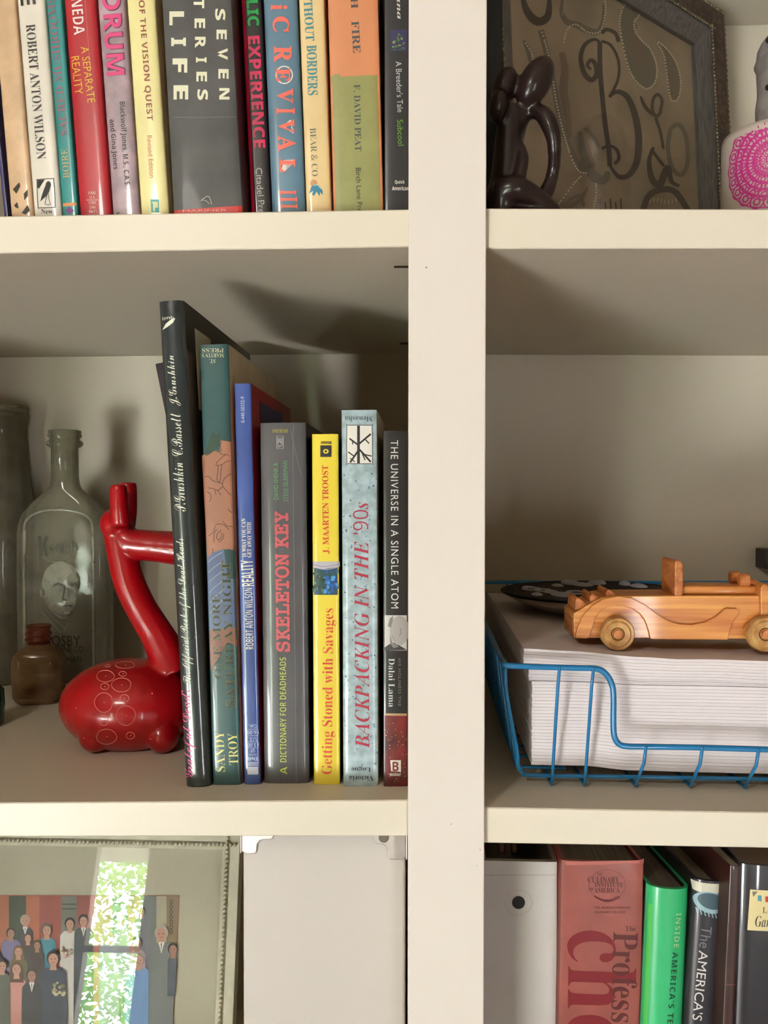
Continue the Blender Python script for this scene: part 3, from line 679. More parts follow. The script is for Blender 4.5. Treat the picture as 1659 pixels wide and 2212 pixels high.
s.put('cover_picture', [s.poly([(675, 1213), (734, 1213), (734, 1224), (700, 1229), (675, 1226)], mat((186, 182, 190), .4)), s.ribbon([(676, 1219), (700, 1224), (733, 1219)], 1, mat((110, 104, 120), .5)), s.ribbon([(676, 1225), (705, 1230), (733, 1224)], 1, mat((200, 196, 205), .5))] +
      [s.disc((rn.uniform(702, 731), rn.uniform(1234, 1280)), rn.uniform(2, 6), rn.uniform(2, 6), mat(c, .4), 9) for c in ((40, 110, 190), (70, 150, 215), (30, 90, 170)) for k in range(7)] +
      [s.disc((rn.uniform(676, 700), rn.uniform(1234, 1282)), rn.uniform(2, 5), rn.uniform(2, 5), mat(c, .4), 8) for c in ((70, 110, 95), (25, 50, 40)) for k in range(7)], .0002)
s.text('BROADWAY', (716, 956), (693, 956), 6, (40, 36, 24), 'bold'); s.put('publisher_mark', [s.poly([(692, 962), (716, 962), (716, 966), (707, 974), (716, 987), (692, 987)], bl_), s.disc((704, 975), 6, 5, mat((236, 214, 62), .4), 14, .5)])
s = book('speckled pale blue paperback with red italic title and tree emblem', ((738, 887), (740, 1699)), ((813, 885), (818, 1699)), (172, 194, 200), 'ML', depth=.14, group=G2, noise=.25, nscale=160, rnd=.1, pw=3.4, side=(170, 160, 140), coat=.6, pages=pagew_m)
s.text("BACKPACKING IN THE '90s", (782, 1616), (779, 1085), 33, (168, 34, 62), 'bital', -.012)
s.text('Menasha', (805, 905), (745, 905), 11, (70, 80, 90), 'serif', -.01); s.text('Victoria', (807, 1681), (754, 1681), 11, (38, 44, 52), 'serif', -.005); s.text('Logue', (801, 1661), (759, 1661), 12, (38, 44, 52), 'serif', -.005)
def c4(*P): return [(300 + x / 2.765, 620 + y / 2.765) for x, y in P]
s.put('tree_emblem', [s.poly(c4((1242, 835), (1250, 826), (1385, 826), (1393, 835), (1395, 1045), (1387, 1055), (1250, 1054), (1242, 1045)), mat((226, 222, 212), .5)), s.ribbon(c4((1242, 835), (1250, 826), (1385, 826), (1393, 835), (1395, 1045), (1387, 1055), (1250, 1054), (1242, 1045)), 1.4, bl_, 2, True)] +
      [s.ribbon(c4(*P), w_, bl_, 0) for P, w_ in ((((1312, 828), (1312, 1053)), 6), (((1312, 945), (1258, 905)), 3.5), (((1276, 918), (1278, 940)), 2.4), (((1312, 940), (1385, 878)), 4), (((1350, 908), (1375, 935)), 2.6), (((1312, 975), (1262, 1048)), 4), (((1285, 1010), (1250, 985)), 2.6), (((1312, 965), (1345, 1000), (1385, 1045)), 4), (((1345, 1000), (1390, 1010)), 2.6), (((1330, 985), (1352, 1035)), 2.4), (((1290, 1045), (1262, 1022)), 2.2))])
fl = [mat((96, 140, 170), .5), mat((86, 104, 120), .5), mat((130, 170, 185), .5)]
s.put('speckle', [s.disc((rn.uniform(741, 814), rn.uniform(1010, 1655)), rn.uniform(.8, 2.6), rn.uniform(.8, 2.8), fl[k % 3], 6, rot=rn.random() * 3) for k in range(190)], .0001)
s = book('black paperback beside the upright with portrait photo and starry red foot', ((828, 932), (828, 1699)), ((881, 930), (882, 1698)), (32, 30, 30), 'ML', depth=.135, group=G2, noise=.1, rnd=.07, pw=4, coat=.5, side=(180, 170, 150), pages=pagew_m)
s.text('THE UNIVERSE IN A SINGLE ATOM', (852, 951), (853, 1314), 16, (224, 224, 220), '', .0, space=1.25); s.text('Dalai Lama', (846, 1422), (846, 1527), 13, (214, 214, 210), 'serif', -.014); s.text('HIS HOLINESS THE', (863, 1422), (863, 1525), 6, (130, 128, 126), '', space=1.3)
full(s, (853, 1700), (853, 1546), mat((112, 26, 24), .4, noise=.7, nscale=60), .0, 1); full(s, (853, 1546), (853, 1541), mat((180, 150, 110), .4))
full(s, (853, 1405), (853, 1329), mat((205, 203, 198), .4), .0, 1.0, 'portrait_photo')
sk = mat((172, 168, 164), .5); sk2 = mat((128, 124, 120), .5); dkk = mat((48, 46, 46), .5)
s.put('portrait_figure', [s.poly([(829, 1400), (840, 1392), (852, 1388), (866, 1396), (879, 1404), (829, 1405)], dkk), s.disc((863, 1362), 21, 32, sk, 20), s.poly([(838, 1352), (842, 1336), (850, 1330), (848, 1342), (844, 1356)], sk2),
    s.poly([(842, 1370), (848, 1388), (862, 1397), (850, 1400), (843, 1390)], sk2), s.ribbon([(848, 1354), (853, 1350), (860, 1352)], 2, dkk), s.ribbon([(868, 1352), (875, 1350), (880, 1353)], 2, dkk), s.disc((855, 1356), 6.5, 5, dkk, 14, .82), s.disc((873, 1357), 6, 5, dkk, 14, .82),
    s.disc((855, 1357), 2, 1.2, dkk, 8), s.disc((873, 1357), 2, 1.2, dkk, 8), s.ribbon([(865, 1356), (866, 1368), (862, 1373)], 1.5, sk2), s.ribbon([(854, 1382), (862, 1380), (871, 1382)], 2, dkk), s.ribbon([(848, 1372), (852, 1384)], 1.2, sk2)], .0002)
s.put('star_specks', [s.disc((rn.uniform(832, 880), rn.uniform(1556, 1690)), rn.uniform(.5, 1.3), rn.uniform(.5, 1.3), mat((226, 150, 130), .5), 6) for k in range(45)], .0002)
s.put('publisher_mark', [s.poly([(843, 1642), (866, 1642), (866, 1668), (858, 1666), (845, 1666), (851, 1655)], mat(WH, .5))]); s.text('B', (848, 1655), (861, 1655), 20, (110, 26, 24), 'bold', lift=.0005); s.text('BROADWAY', (842, 1673), (866, 1673), 6, WH, 'bold')
# the dark book behind the tall one, seen only at its left corner
q0 = at(334, 780, .262); q1 = at(352, 870, .262)
zf = SH['ML'](q0.x); dv = (q1 - q0).normalized(); Lh = (q0.z - zf) / -dv.z
lz = -dv; lx = V((lz.z, 0, -lz.x)); O = q0 + dv * (Lh)
wd = .075; O.z += max(0, zf - (O + lx * wd).z) + .0005; lh2 = Lh - .003
th = thing('book', 'dark purple book at the back of the bay, showing behind the tall black hardcover', 'book', group=G2,
           mtx=Matrix(((lx.x, 0, lz.x, O.x), (0, 1, 0, O.y), (lx.z, 0, lz.z, O.z), (0, 0, 0, 1))))
b = MB().box((0, 0, 0), (wd, .0025, lh2)).box((0, .0155, 0), (wd, .018, lh2)).box((wd - .0025, .0025, 0), (wd, .0155, lh2)); b.build('cover', mat((52, 36, 46), .5, noise=.3), th, bevel=.0006)
MB().box((.003, .003, .003), (wd - .003, .015, lh2 - .003)).build('pages', page_m, th)

# bottom right row
G3 = 'books and binder in the bottom right bay'
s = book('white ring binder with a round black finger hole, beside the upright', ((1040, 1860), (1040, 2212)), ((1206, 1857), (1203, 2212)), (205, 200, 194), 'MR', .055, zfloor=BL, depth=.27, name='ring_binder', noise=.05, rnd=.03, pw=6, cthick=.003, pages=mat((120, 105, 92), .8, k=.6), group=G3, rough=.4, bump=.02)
for c in s.root.children:
    if c.name.startswith('pages'):
        for v in c.data.vertices:
            if v.co.z > s.h / 2: v.co.z -= .012
            if v.co.x > s.w * .5: v.co.x *= .62
            v.co.y = max(v.co.y, .03)
        c.name = 'paper_filling'
s.put('finger_hole', [s.disc((1120, 1949), 14, 14, mat((16, 15, 15), .7), 28)], .0004); s.put('hole_ring', [s.disc((1120, 1949), 31, 29, mat((194, 189, 182), .3), 32, .86)], .0002); s.put('welded_seam', [s.poly([(1042, 1889), (1200, 1888), (1200, 1891), (1042, 1892)], mat((184, 178, 170), .4))], .0002)
a = at(1108, 1836, .07)
rr = MB().tube([(s.w * .32, .03, s.h - .008), (s.w * .32, .034, s.h - .004), (s.w * .42, .05, s.h - .001), (s.w * .50, .034, s.h - .004), (s.w * .50, .03, s.h - .008)], .0022, 8); rr.build('binder_ring', mat((150, 120, 112), .3, metal=1), s.root, smooth=True)
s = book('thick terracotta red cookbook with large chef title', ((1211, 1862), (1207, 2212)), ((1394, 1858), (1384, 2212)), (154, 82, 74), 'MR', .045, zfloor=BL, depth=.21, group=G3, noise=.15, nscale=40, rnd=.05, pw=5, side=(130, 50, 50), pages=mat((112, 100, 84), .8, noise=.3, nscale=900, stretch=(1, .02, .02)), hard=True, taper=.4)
def c2(x, y): return (1040 + x / 2.68, 1740 + y / 2.68)
dr = (96, 30, 34); 
for t, x0, x1, y, h_, st in (('THE', 668, 703, 395, 14, 'serif'), ('CULINARY', 615, 797, 428, 34, 'serif'), ('INSTITUTE', 655, 820, 458, 26, 'serif'), ('OF', 622, 650, 482, 16, 'serif'), ('AMERICA', 652, 800, 490, 28, 'serif'), ("THE WORLD'S PREMIER", 653, 863, 590, 12, 'bold'), ('CULINARY COLLEGE', 653, 832, 616, 12, 'bold'), ('The', 833, 893, 712, 30, 'serif')):
    s.text(t, c2(x0, y), c2(x1, y), h_ / 2.68, (78, 26, 28), st, -.006)
ring = mat((120, 52, 50), .5)
s.put('seal_ring', [s.disc(c2(728, 460), 40, 34, ring, 36, .965)] + [s.ribbon([c2(655 + k * 12, 522 + 22 * math.sin(k / 11 * 3.14)), c2(668 + k * 12, 536 + 22 * math.sin(k / 11 * 3.14))], 3.4, mat(dr, .5), 0) for k in range(12)])
s.text('Professional', c2(835, 735), c2(812, 1620), 55, (84, 22, 24), 'serif', -.002)
s.text('chef', c2(702, 725), c2(690, 1600), 153, (118, 8, 24), 'serif', -.008, lift=.00025)
s.put('torn_edge', [s.poly([(1212, 1861), (1393, 1858), (1391, 1866), (1350, 1864), (1300, 1868), (1262, 1865), (1225, 1869)], mat((188, 108, 100), .5))], .0002)
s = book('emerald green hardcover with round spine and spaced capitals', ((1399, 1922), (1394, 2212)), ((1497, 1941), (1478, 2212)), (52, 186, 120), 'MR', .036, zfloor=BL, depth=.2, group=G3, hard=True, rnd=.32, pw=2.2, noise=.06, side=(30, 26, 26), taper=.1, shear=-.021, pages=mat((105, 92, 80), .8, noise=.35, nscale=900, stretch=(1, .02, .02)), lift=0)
s.text('INSIDE', (1467, 1973), (1461, 2048), 12, (170, 214, 160), 'bold', -.01, space=1.2); s.text("AMERICA'S TEST KITCHEN", (1459, 2057), (1437, 2345), 13, (18, 66, 44), 'bold', -.01, space=1.2)
full(s, (1450, 2300), (1450, 1960), mat((86, 196, 92), .35), .04, .12)
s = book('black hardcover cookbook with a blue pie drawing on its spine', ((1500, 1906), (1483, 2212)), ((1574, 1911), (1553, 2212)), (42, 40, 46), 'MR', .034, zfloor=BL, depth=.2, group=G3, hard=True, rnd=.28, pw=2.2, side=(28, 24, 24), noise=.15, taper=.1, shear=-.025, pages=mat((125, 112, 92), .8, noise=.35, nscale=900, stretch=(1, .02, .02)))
s.text('The', (1527, 2001), (1521, 2048), 22, (120, 116, 120)); s.text("AMERICA'S TEST KITCHEN", (1520, 2054), (1486, 2420), 20, (222, 220, 214))
pb = mat((150, 182, 190), .5); pd = mat((66, 90, 100), .5)
s.put('pie_drawing', [s.poly([(1497, 1906), (1574, 1911), (1570, 1928), (1540, 1932), (1500, 1926)], mat((214, 210, 190), .5)), s.disc((1535, 1950), 36, 23, pb, 24, rot=.25), s.disc((1537, 1947), 30, 17, pd, 24, rot=.25)] +
      [s.disc((1512 + (k * 17) % 48, 1938 + (k * 7) % 22), 1.8, 1.4, pb, 6) for k in range(26)] + [s.ribbon([(1505 + k * 8, 1962 + k * 2.4), (1508 + k * 8, 1974 + k * 2)], 2.4, pb, 0) for k in range(8)], .00025)
s = book('dark brown leather book squeezed between the pie cookbook and the labelled black book', ((1578, 1872), (1561, 2212)), ((1601, 1870), (1586, 2212)), (66, 40, 36), 'MR', .022, zfloor=BL, depth=.22, group=G3, rnd=.15, noise=.35, side=(60, 34, 30), shear=-.026)
s.put('raised_rule', [s.ribbon([(1584, 1880), (1570, 2212)], 1.6, mat((40, 24, 22), .5), 0), s.ribbon([(1592, 1880), (1577, 2212)], 1.4, mat((96, 64, 58), .5), 0), s.ribbon([(1568, 2126), (1590, 2128)], 2.5, mat((110, 74, 66), .5), 0)])
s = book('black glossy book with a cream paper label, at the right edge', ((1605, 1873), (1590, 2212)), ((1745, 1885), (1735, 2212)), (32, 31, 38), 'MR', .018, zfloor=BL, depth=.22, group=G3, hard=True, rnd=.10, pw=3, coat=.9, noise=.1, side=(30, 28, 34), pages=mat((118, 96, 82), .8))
s.put('cream_label', [s.poly([(1621, 1922), (1700, 1925), (1692, 2012), (1615, 2010)], mat((226, 212, 158), .6)), s.poly([(1637, 1934), (1645, 1934), (1645, 1947), (1637, 1946)], mat((90, 160, 180), .6)), s.poly([(1653, 1936), (1661, 1936), (1661, 1949), (1653, 1948)], mat((200, 60, 55), .6)), s.poly([(1625, 1926), (1637, 1926), (1627, 1938)], mat((120, 120, 110), .6))])
s.text('LARGE', (1647, 1965), (1692, 1968), 13, (60, 52, 40), 'serif', -.01, lift=.0005); s.text('Garden', (1631, 1989), (1690, 1992), 24, (40, 36, 32), 'bital', -.01, lift=.0005)

# ---------------------------------------------------------------- middle left: giraffe vase and glass bottles
def loft(levels, n=7, c=(0, 0)):               # rounded-rectangle sections: (z, half width, half depth, corner radius)
    b = MB(); m = 4 * n
    for z, hw, hd, r in levels:
        r = min(r, hw, hd)
        for q, (sx, sy_) in enumerate(((1, 1), (-1, 1), (-1, -1), (1, -1))):
            for k in range(n):
                a = math.pi / 2 * (q + k / (n - 1)); b.v.append((c[0] + sx * (hw - r) + r * math.cos(a), c[1] + sy_ * (hd - r) + r * math.sin(a), z))
    for i in range(len(levels) - 1):
        for k in range(m): b.f.append((i * m + k, i * m + (k + 1) % m, (i + 1) * m + (k + 1) % m, (i + 1) * m + k)); b.m.append(0)
    b.f.append(tuple(range(m - 1, -1, -1))); b.m.append(0); b.f.append(tuple(range((len(levels) - 1) * m, len(levels) * m))); b.m.append(0)
    return b
YV = .12; k_ = (YV + D) / F
zv = SH['ML'](-.2)
vc = at(285, 1520, YV); vc.y = YV
ROOT = V((vc.x, YV, zv))
vase = thing('giraffe_figurine', 'glossy red stone giraffe figurine with egg body and engraved circles', 'figurine', ROOT)
def rv(u, v, y=YV): return at(u, v, y) - ROOT
b = MB(); b.ell(rv(285, 1521), (157 * k_, .040, 101 * k_), 32, 20)
for x, y in ((207, .098), (352, .098), (215, .142), (360, .142)):
    p = rv(x, 1600, y); p.z = .0115; b.ell(p, (36 * k_, .012, .0115), 16, 10)
    b.tube([(p.x, p.y, .008), (p.x + .002, (p.y * .6), .03)], .009, 12)
np_ = [((372, 1450), 50), ((362, 1415), 42), ((338, 1368), 36), ((306, 1315), 34), ((279, 1257), 34), ((264, 1195), 33), ((254, 1150), 31), ((250, 1118), 26)]
pts = [rv(*p) for p, r in np_]; cp = catmull(pts, 5)
rr = [np_[min(i // 5, len(np_) - 1)][1] + (np_[min(i // 5 + 1, len(np_) - 1)][1] - np_[min(i // 5, len(np_) - 1)][1]) * (i % 5) / 5 for i in range(len(cp))]
b.tube(cp, [r * k_ for r in rr], 20)
b.ell(rv(250, 1132), (34 * k_, .0125, 36 * k_), 16, 12)
b.tube(catmull([rv(250, 1128, YV), rv(275, 1168), rv(310, 1177), rv(350, 1181), rv(395, 1186), rv(425, 1190)], 4), [k_ * r for r in [26, 28, 30, 31, 32, 33, 33, 34, 34, 35, 35, 35, 36, 36, 37, 37, 38, 38, 38, 34, 26]], 18)
b.tube([rv(262, 1135, YV - .008), rv(258, 1100, YV - .010), rv(256, 1062, YV - .010), rv(256, 1046, YV - .010)], [k_ * 23, k_ * 20, k_ * 19.5, k_ * 17], 16)
b.tube([rv(268, 1140, YV + .008), rv(276, 1100, YV + .010), rv(277, 1062, YV + .010), rv(277, 1042, YV + .010)], [k_ * 25, k_ * 21, k_ * 20, k_ * 18], 16)
red_m = mat((166, 6, 18), .28, noise=.12, nscale=30, coat=.35, k=.9, crough=.1, spec=.35)
body = remesh(b.build('body', red_m, vase), .0011, 14, .5)
bvh = BVHTree.FromPolygons([v.co + ROOT for v in body.data.vertices], [tuple(p.vertices) for p in body.data.polygons])
def hit(u, v, t=bvh):
    r = ray(u, v); h = t.ray_cast(CAM, r); return h[0] - ROOT - r * .00012 if h[0] else None
eng = mat((226, 130, 118), .6)
dots = []
for x, y, rx, ry in ((572, 1470, 15, 7), (665, 1466, 50, 18), (560, 1525, 47, 31), (652, 1513, 20, 13), (556, 1580, 22, 17), (645, 1572, 52, 37), (551, 1665, 48, 52), (661, 1643, 24, 20), (552, 1760, 22, 28), (669, 1735, 50, 52), (566, 1847, 53, 40), (692, 1841, 22, 18)):
    P = [hit((x + rx * math.cos(a) * (1 + .04 * math.sin(3 * a + x))) / 2.458, 840 + (y + ry * math.sin(a)) / 2.458) for a in [k * math.pi / 14 for k in range(28)]]
    P = [p for p in P if p]
    if len(P) > 20: MB().tube(P, .00022, 4, closed=True).build('engraved_circle', eng, vase)
    dots.append((x + 2, y, .0004))
for x, y in ((404, 1694), (808, 1617), (799, 1860), (447, 1853), (655, 1050)): dots.append((x, y, .0005))
for x, y, r in dots:
    p = hit(x / 2.458, 840 + y / 2.458)
    if p: MB().ell(p, (r, r, r), 8, 5).build('engraved_dot', eng, vase)

clear = glass((.93, .94, .90), .42, .04, (200, 194, 172), .72)
emb = glass((.95, .96, .90), .5, .12, (214, 212, 190), .4)
def bottle_root(px, yc, label, name='glass_bottle', group='old glass bottles on the left of the middle bay'):
    p = at(px, 1300, yc); z = SH['ML'](p.x)
    return thing(name, label, 'bottle', V((p.x, yc, z + .0003)), group)
YK = .294; kb = (YK + D) / F; kj = bottle_root(142, YK, 'clear embossed flask bottle with a screw neck and a moulded face on its front panel')
zk = lambda v: at(142, v, YK).z - kj.location.z
H_ = .0135
lv = [(0.0, 98 * kb, H_ - .002, .008), (.003, 103 * kb, H_, .009)] + [(zk(v), w_ * kb, min(H_, w_ * kb * .95), .0095 if w_ > 90 else 1) for v, w_ in
      ((1170, 103), (1150, 102), (1128, 98), (1110, 91), (1094, 80), (1080, 66), (1068, 50), (1058, 38), (1048, 32), (1030, 29.5), (968, 29), (964, 37), (960, 39.5), (955, 39), (951, 33), (947, 32), (944, 36), (940, 36.5), (936, 34), (933, 36), (930, 34))]
inn = [(z, max(.004, hw - .0026), max(.004, hd - .0026), r) for z, hw, hd, r in lv[1:]]
inn = [(.007, inn[0][1] - .004, inn[0][2] - .003, .006)] + [(max(.010, z), a_, b_, r) for z, a_, b_, r in inn]
loft(lv + [(lv[-1][0] + .0003, 31 * kb, 31 * kb, 1)] + [(z, min(a_, 25 * kb) if z > zk(1040) else a_, min(b_, 25 * kb) if z > zk(1040) else b_, r) for z, a_, b_, r in reversed(inn)]).build('bottle_body', clear, kj, smooth=True)
ks = Surf(kj, kj.location + V((0, -H_ - .0002, 0)), V((1, 0, 0)), V((0, 0, 1)), lambda a, b: -H_)
def kt(pts, r, name, m=emb, yy=0, sm=3, closed=False):
    P = [(lambda q: V((q.x, -H_ - yy, q.y)))(ks.loc(*p)) for p in pts]
    return MB().tube(catmull(P, sm, closed) if sm else P, r, 6, closed=closed).build(name, m, kj, smooth=True)
kt([(54, 1478), (53, 1300), (53, 1150), (60, 1122), (85, 1106), (125, 1101), (168, 1106), (193, 1120), (201, 1150), (202, 1300), (203, 1478)], .0013, 'panel_rim')
for t, p0, p1, h_ in (('K', (84, 1180), (104, 1179), 44), ('onjola', (106, 1183), (170, 1181), 27), ('MOSBY', (93, 1384), (174, 1384), 22), ('MEDICINE CO.', (92, 1402), (184, 1402), 13), ('CINCINNATI', (98, 1424), (176, 1424), 12)):
    ks.text(t, p0, p1, h_, mat((56, 54, 42), .2), 'bold' if t == 'K' else '', .0, lift=.0010, name='embossed_lettering')
kt([(90, 1202), (102, 1211), (122, 1215), (140, 1212), (156, 1203)], .0005, 'embossed_swash')
def ke(c, rx, ry, d_, name='embossed_relief', m=emb):
    q = ks.loc(*c); return MB().ell((q.x, -H_, q.y), (rx * kb, d_, ry * kb), 20, 12).build(name, m, kj, smooth=True)
ke((132, 1258), 42, 46, .0028, 'moulded_face'); ke((136, 1290), 31, 40, .0032, 'moulded_face')
for c_, a_, b_, d_ in (((148, 1282), 5, 15, .0058), ((133, 1268), 10, 4, .0044), ((164, 1268), 8, 4, .0044), ((150, 1305), 9, 3, .0052), ((149, 1311), 8, 3, .0050), ((91, 1280), 5, 10, .0026), ((146, 1324), 11, 6, .0040)): ke(c_, a_, b_, d_)
dkg = mat((70, 68, 54), .25)
kt([(118, 1265), (128, 1260), (140, 1264)], .0004, 'face_line', dkg, .0034); kt([(156, 1264), (164, 1260), (172, 1264)], .0004, 'face_line', dkg, .0034)
kt([(143, 1262), (142, 1278), (139, 1292), (147, 1296)], .0004, 'face_line', dkg, .004); kt([(141, 1308), (150, 1307), (158, 1308)], .0004, 'face_line', dkg, .0046)
kt([(100, 1290), (108, 1315), (124, 1330), (140, 1336), (152, 1328)], .0008, 'embossed_collar'); kt([(92, 1322), (104, 1336), (118, 1352), (134, 1370)], .0008, 'embossed_collar'); kt([(150, 1345), (142, 1358), (136, 1372)], .0008, 'embossed_collar'); kt([(100, 1318), (120, 1340), (136, 1352)], .0006, 'embossed_collar')
YT = .333; kb2 = (YT + D) / F; tb = bottle_root(10, YT, 'tall hazy glass bottle with a ringed lip at the left edge of the bay')
zt = lambda v: at(10, v, YT).z - tb.location.z
pr = [(.0001, 0), (.024, 0), (.0262, .004)] + [(w_ * kb2, zt(v)) for v, w_ in ((1150, 62), (1110, 61), (1070, 59), (1030, 54), (990, 50), (950, 48), (915, 47), (911, 53), (900, 54), (895, 48), (891, 48), (888, 52), (880, 52), (875, 49))]
MB().lathe(pr + [(w_ - .0025, z) for w_, z in reversed(pr[3:])] + [(.0225, .008), (.0001, .008)], seg=48).build('bottle_body', glass((.90, .90, .84), .5, .08, (186, 178, 156), .6), tb, smooth=True)
YA = .246; kb3 = (YA + D) / F; ab = bottle_root(83, YA, 'small brown amber medicine bottle with a reddish threaded neck')
za = lambda v: at(83, v, YA).z - ab.location.z
w3 = [(1535, 46), (1500, 50), (1440, 53), (1420, 51), (1408, 44), (1400, 34), (1394, 26), (1389, 24)]
lv = [(0, 40 * kb3, .012, .006), (.002, 44 * kb3, .0145, .007)] + [(zz, w_ * kb3, min(.0165, w_ * kb3), .008 if w_ > 40 else 1) for zz, w_ in ((za(v), w_) for v, w_ in w3) if zz > .003]
inn = [(max(.004, z), hw - .0016, hd - .0016, r) for z, hw, hd, r in lv[2:]]
loft(lv + [(z, hw, hd, r) for z, hw, hd, r in reversed(inn)]).build('bottle_body', glass((.92, .78, .60), .45, .1, (170, 130, 96), .55), ab, smooth=True, ).rotation_euler = (0, 0, .18)
np2 = [(24 * kb3, za(1391)), (24 * kb3, za(1384)), (29 * kb3, za(1382)), (29 * kb3, za(1379)), (25 * kb3, za(1377)), (25 * kb3, za(1372)), (28 * kb3, za(1370)), (28 * kb3, za(1366)), (24.5 * kb3, za(1364)), (24.5 * kb3, za(1357)), (27 * kb3, za(1355)), (26 * kb3, za(1350))]
MB().lathe(np2 + [(r - .002, z) for r, z in reversed(np2)], seg=36).build('threaded_neck', glass((.72, .36, .26), .35, .1, (150, 70, 50)), ab, smooth=True)
YG = .17; kb4 = (YG + D) / F; gb = bottle_root(-34, YG, 'dark green glass bottle just entering at the left edge')
pr = [(.0001, 0), (.011, 0), (.0130, .003), (.0138, .03), (.0132, .05), (.008, .06), (.006, .068), (.006, .085), (.0075, .086), (.0075, .09)]
pr = [(r * 1.02, z * .55) for r, z in pr]
MB().lathe(pr + [(max(.0001, r - .0018), z if k > 1 else .003) for k, (r, z) in reversed(list(enumerate(pr)))], seg=36).build('bottle_body', glass((.12, .32, .22), .2, .06, (40, 70, 50)), gb, smooth=True)

# ---------------------------------------------------------------- bottom left: wedding picture and white storage box
th_ = math.radians(12)
uz = V((0, math.sin(th_), math.cos(th_))); ux = V((1, 0, 0)); uy = uz.cross(ux)
ptr = at(500, 1816, .25); h_ = (ptr.z - BL) / uz.z + .0085; Wf = .3085
O = ptr - uz * (h_ - .0085) - ux * (Wf - .0085); O.z = BL + .0045; h_ -= .0045 / uz.z
pf = thing('picture_frame', 'pale beaded picture frame with a wedding group photograph behind reflecting glass', 'picture frame',
           mtx=Matrix(((ux.x, uy.x, uz.x, O.x), (ux.y, uy.y, uz.y, O.y), (ux.z, uy.z, uz.z, O.z), (0, 0, 0, 1))))
ps = Surf(pf, O, ux, uz, lambda a, b: -.0005)
fm = mat((206, 202, 178), .45, noise=.1, nscale=80)
def ring_rail(w, h, i0, i1, y0, y1, yb, b=None):      # mitred ring between two insets, front heights y0 (outer) and y1 (inner)
    b = b or MB(); R = lambda i, y: [(i, y, i), (w - i, y, i), (w - i, y, h - i), (i, y, h - i)]
    vs = R(i0, yb) + R(i0, -y0) + R(i1, -y1) + R(i1, yb); fs = []
    for a in range(4):
        for k in range(4): fs.append((a * 4 + k, a * 4 + (k + 1) % 4, ((a + 1) % 4) * 4 + (k + 1) % 4, ((a + 1) % 4) * 4 + k))
    return b.add(vs, fs)
ring_rail(Wf, h_, 0, .0085, .004, .0045, .010).build('frame_rail', fm, pf, bevel=.0005)
ring_rail(Wf, h_, .0085, .0145, .0045, .0055, .010).build('inner_rail', fm, pf)
b = MB(); n = int(h_ / .0036)
for k in range(n): b.ell((Wf - .0105, -.0058, .002 + k * .0036), (.0017, .0017, .0015), 8, 5)
for k in range(int(Wf / .0036)): b.ell((.002 + k * .0036, -.0058, h_ - .0105), (.0015, .0017, .0017), 8, 5)
o = b.build('beading', fm, pf, smooth=True); o['kind'] = 'stuff'
MB().box((.013, .001, .013), (Wf - .013, .004, h_ - .013)).build('mat_board', mat((196, 190, 166), .7), pf)
MB().box((.007, .0041, .007), (Wf - .007, .009, h_ - .007)).build('backing_board', mat((120, 100, 80), .8), pf)
MB().box((.0146, -.0045, .0146), (Wf - .0146, -.0032, h_ - .0146)).build('glass_pane', PANE, pf)
def c3(x, y): return (x / 2.963, 1780 + y / 2.963)
def M3(c): return mat(c, .5)
PH = []
def rect3(x0, y0, x1, y1, c): PH.append(ps.poly([c3(x0, y0), c3(x1, y0), c3(x1, y1), c3(x0, y1)], M3(c)))
ps.depth = lambda a, b: .0008
full_x1 = 1145
items = [ps.poly([c3(-400, 455), c3(1148, 458), c3(1100, 1500), c3(-450, 1500)], M3((168, 92, 66)))]
ps.put('photo_print', items, 0)
for x0, x1, c in ((-400, -60, (150, 80, 60)), (-60, 55, (176, 104, 68)), (55, 165, (52, 66, 44)), (165, 250, (176, 96, 60)), (250, 390, (150, 66, 48)), (390, 490, (116, 118, 104)), (490, 575, (150, 74, 60)), (575, 715, (186, 112, 96)), (715, 815, (104, 122, 116)), (815, 905, (180, 118, 96)), (905, 1000, (120, 124, 120)), (1000, 1065, (176, 168, 140)), (1065, 1143, (140, 118, 84))):
    rect3(x0, 462, x1 - (0 if x1 < 1000 else 0), 1480, c)
for y in (510, 540): rect3(395, y, 488, y + 8, (70, 72, 62))
for k in range(7): PH.append(ps.disc(c3(1095, 500 + k * 32), 4, 5, M3((60, 50, 40)), 10, .6))
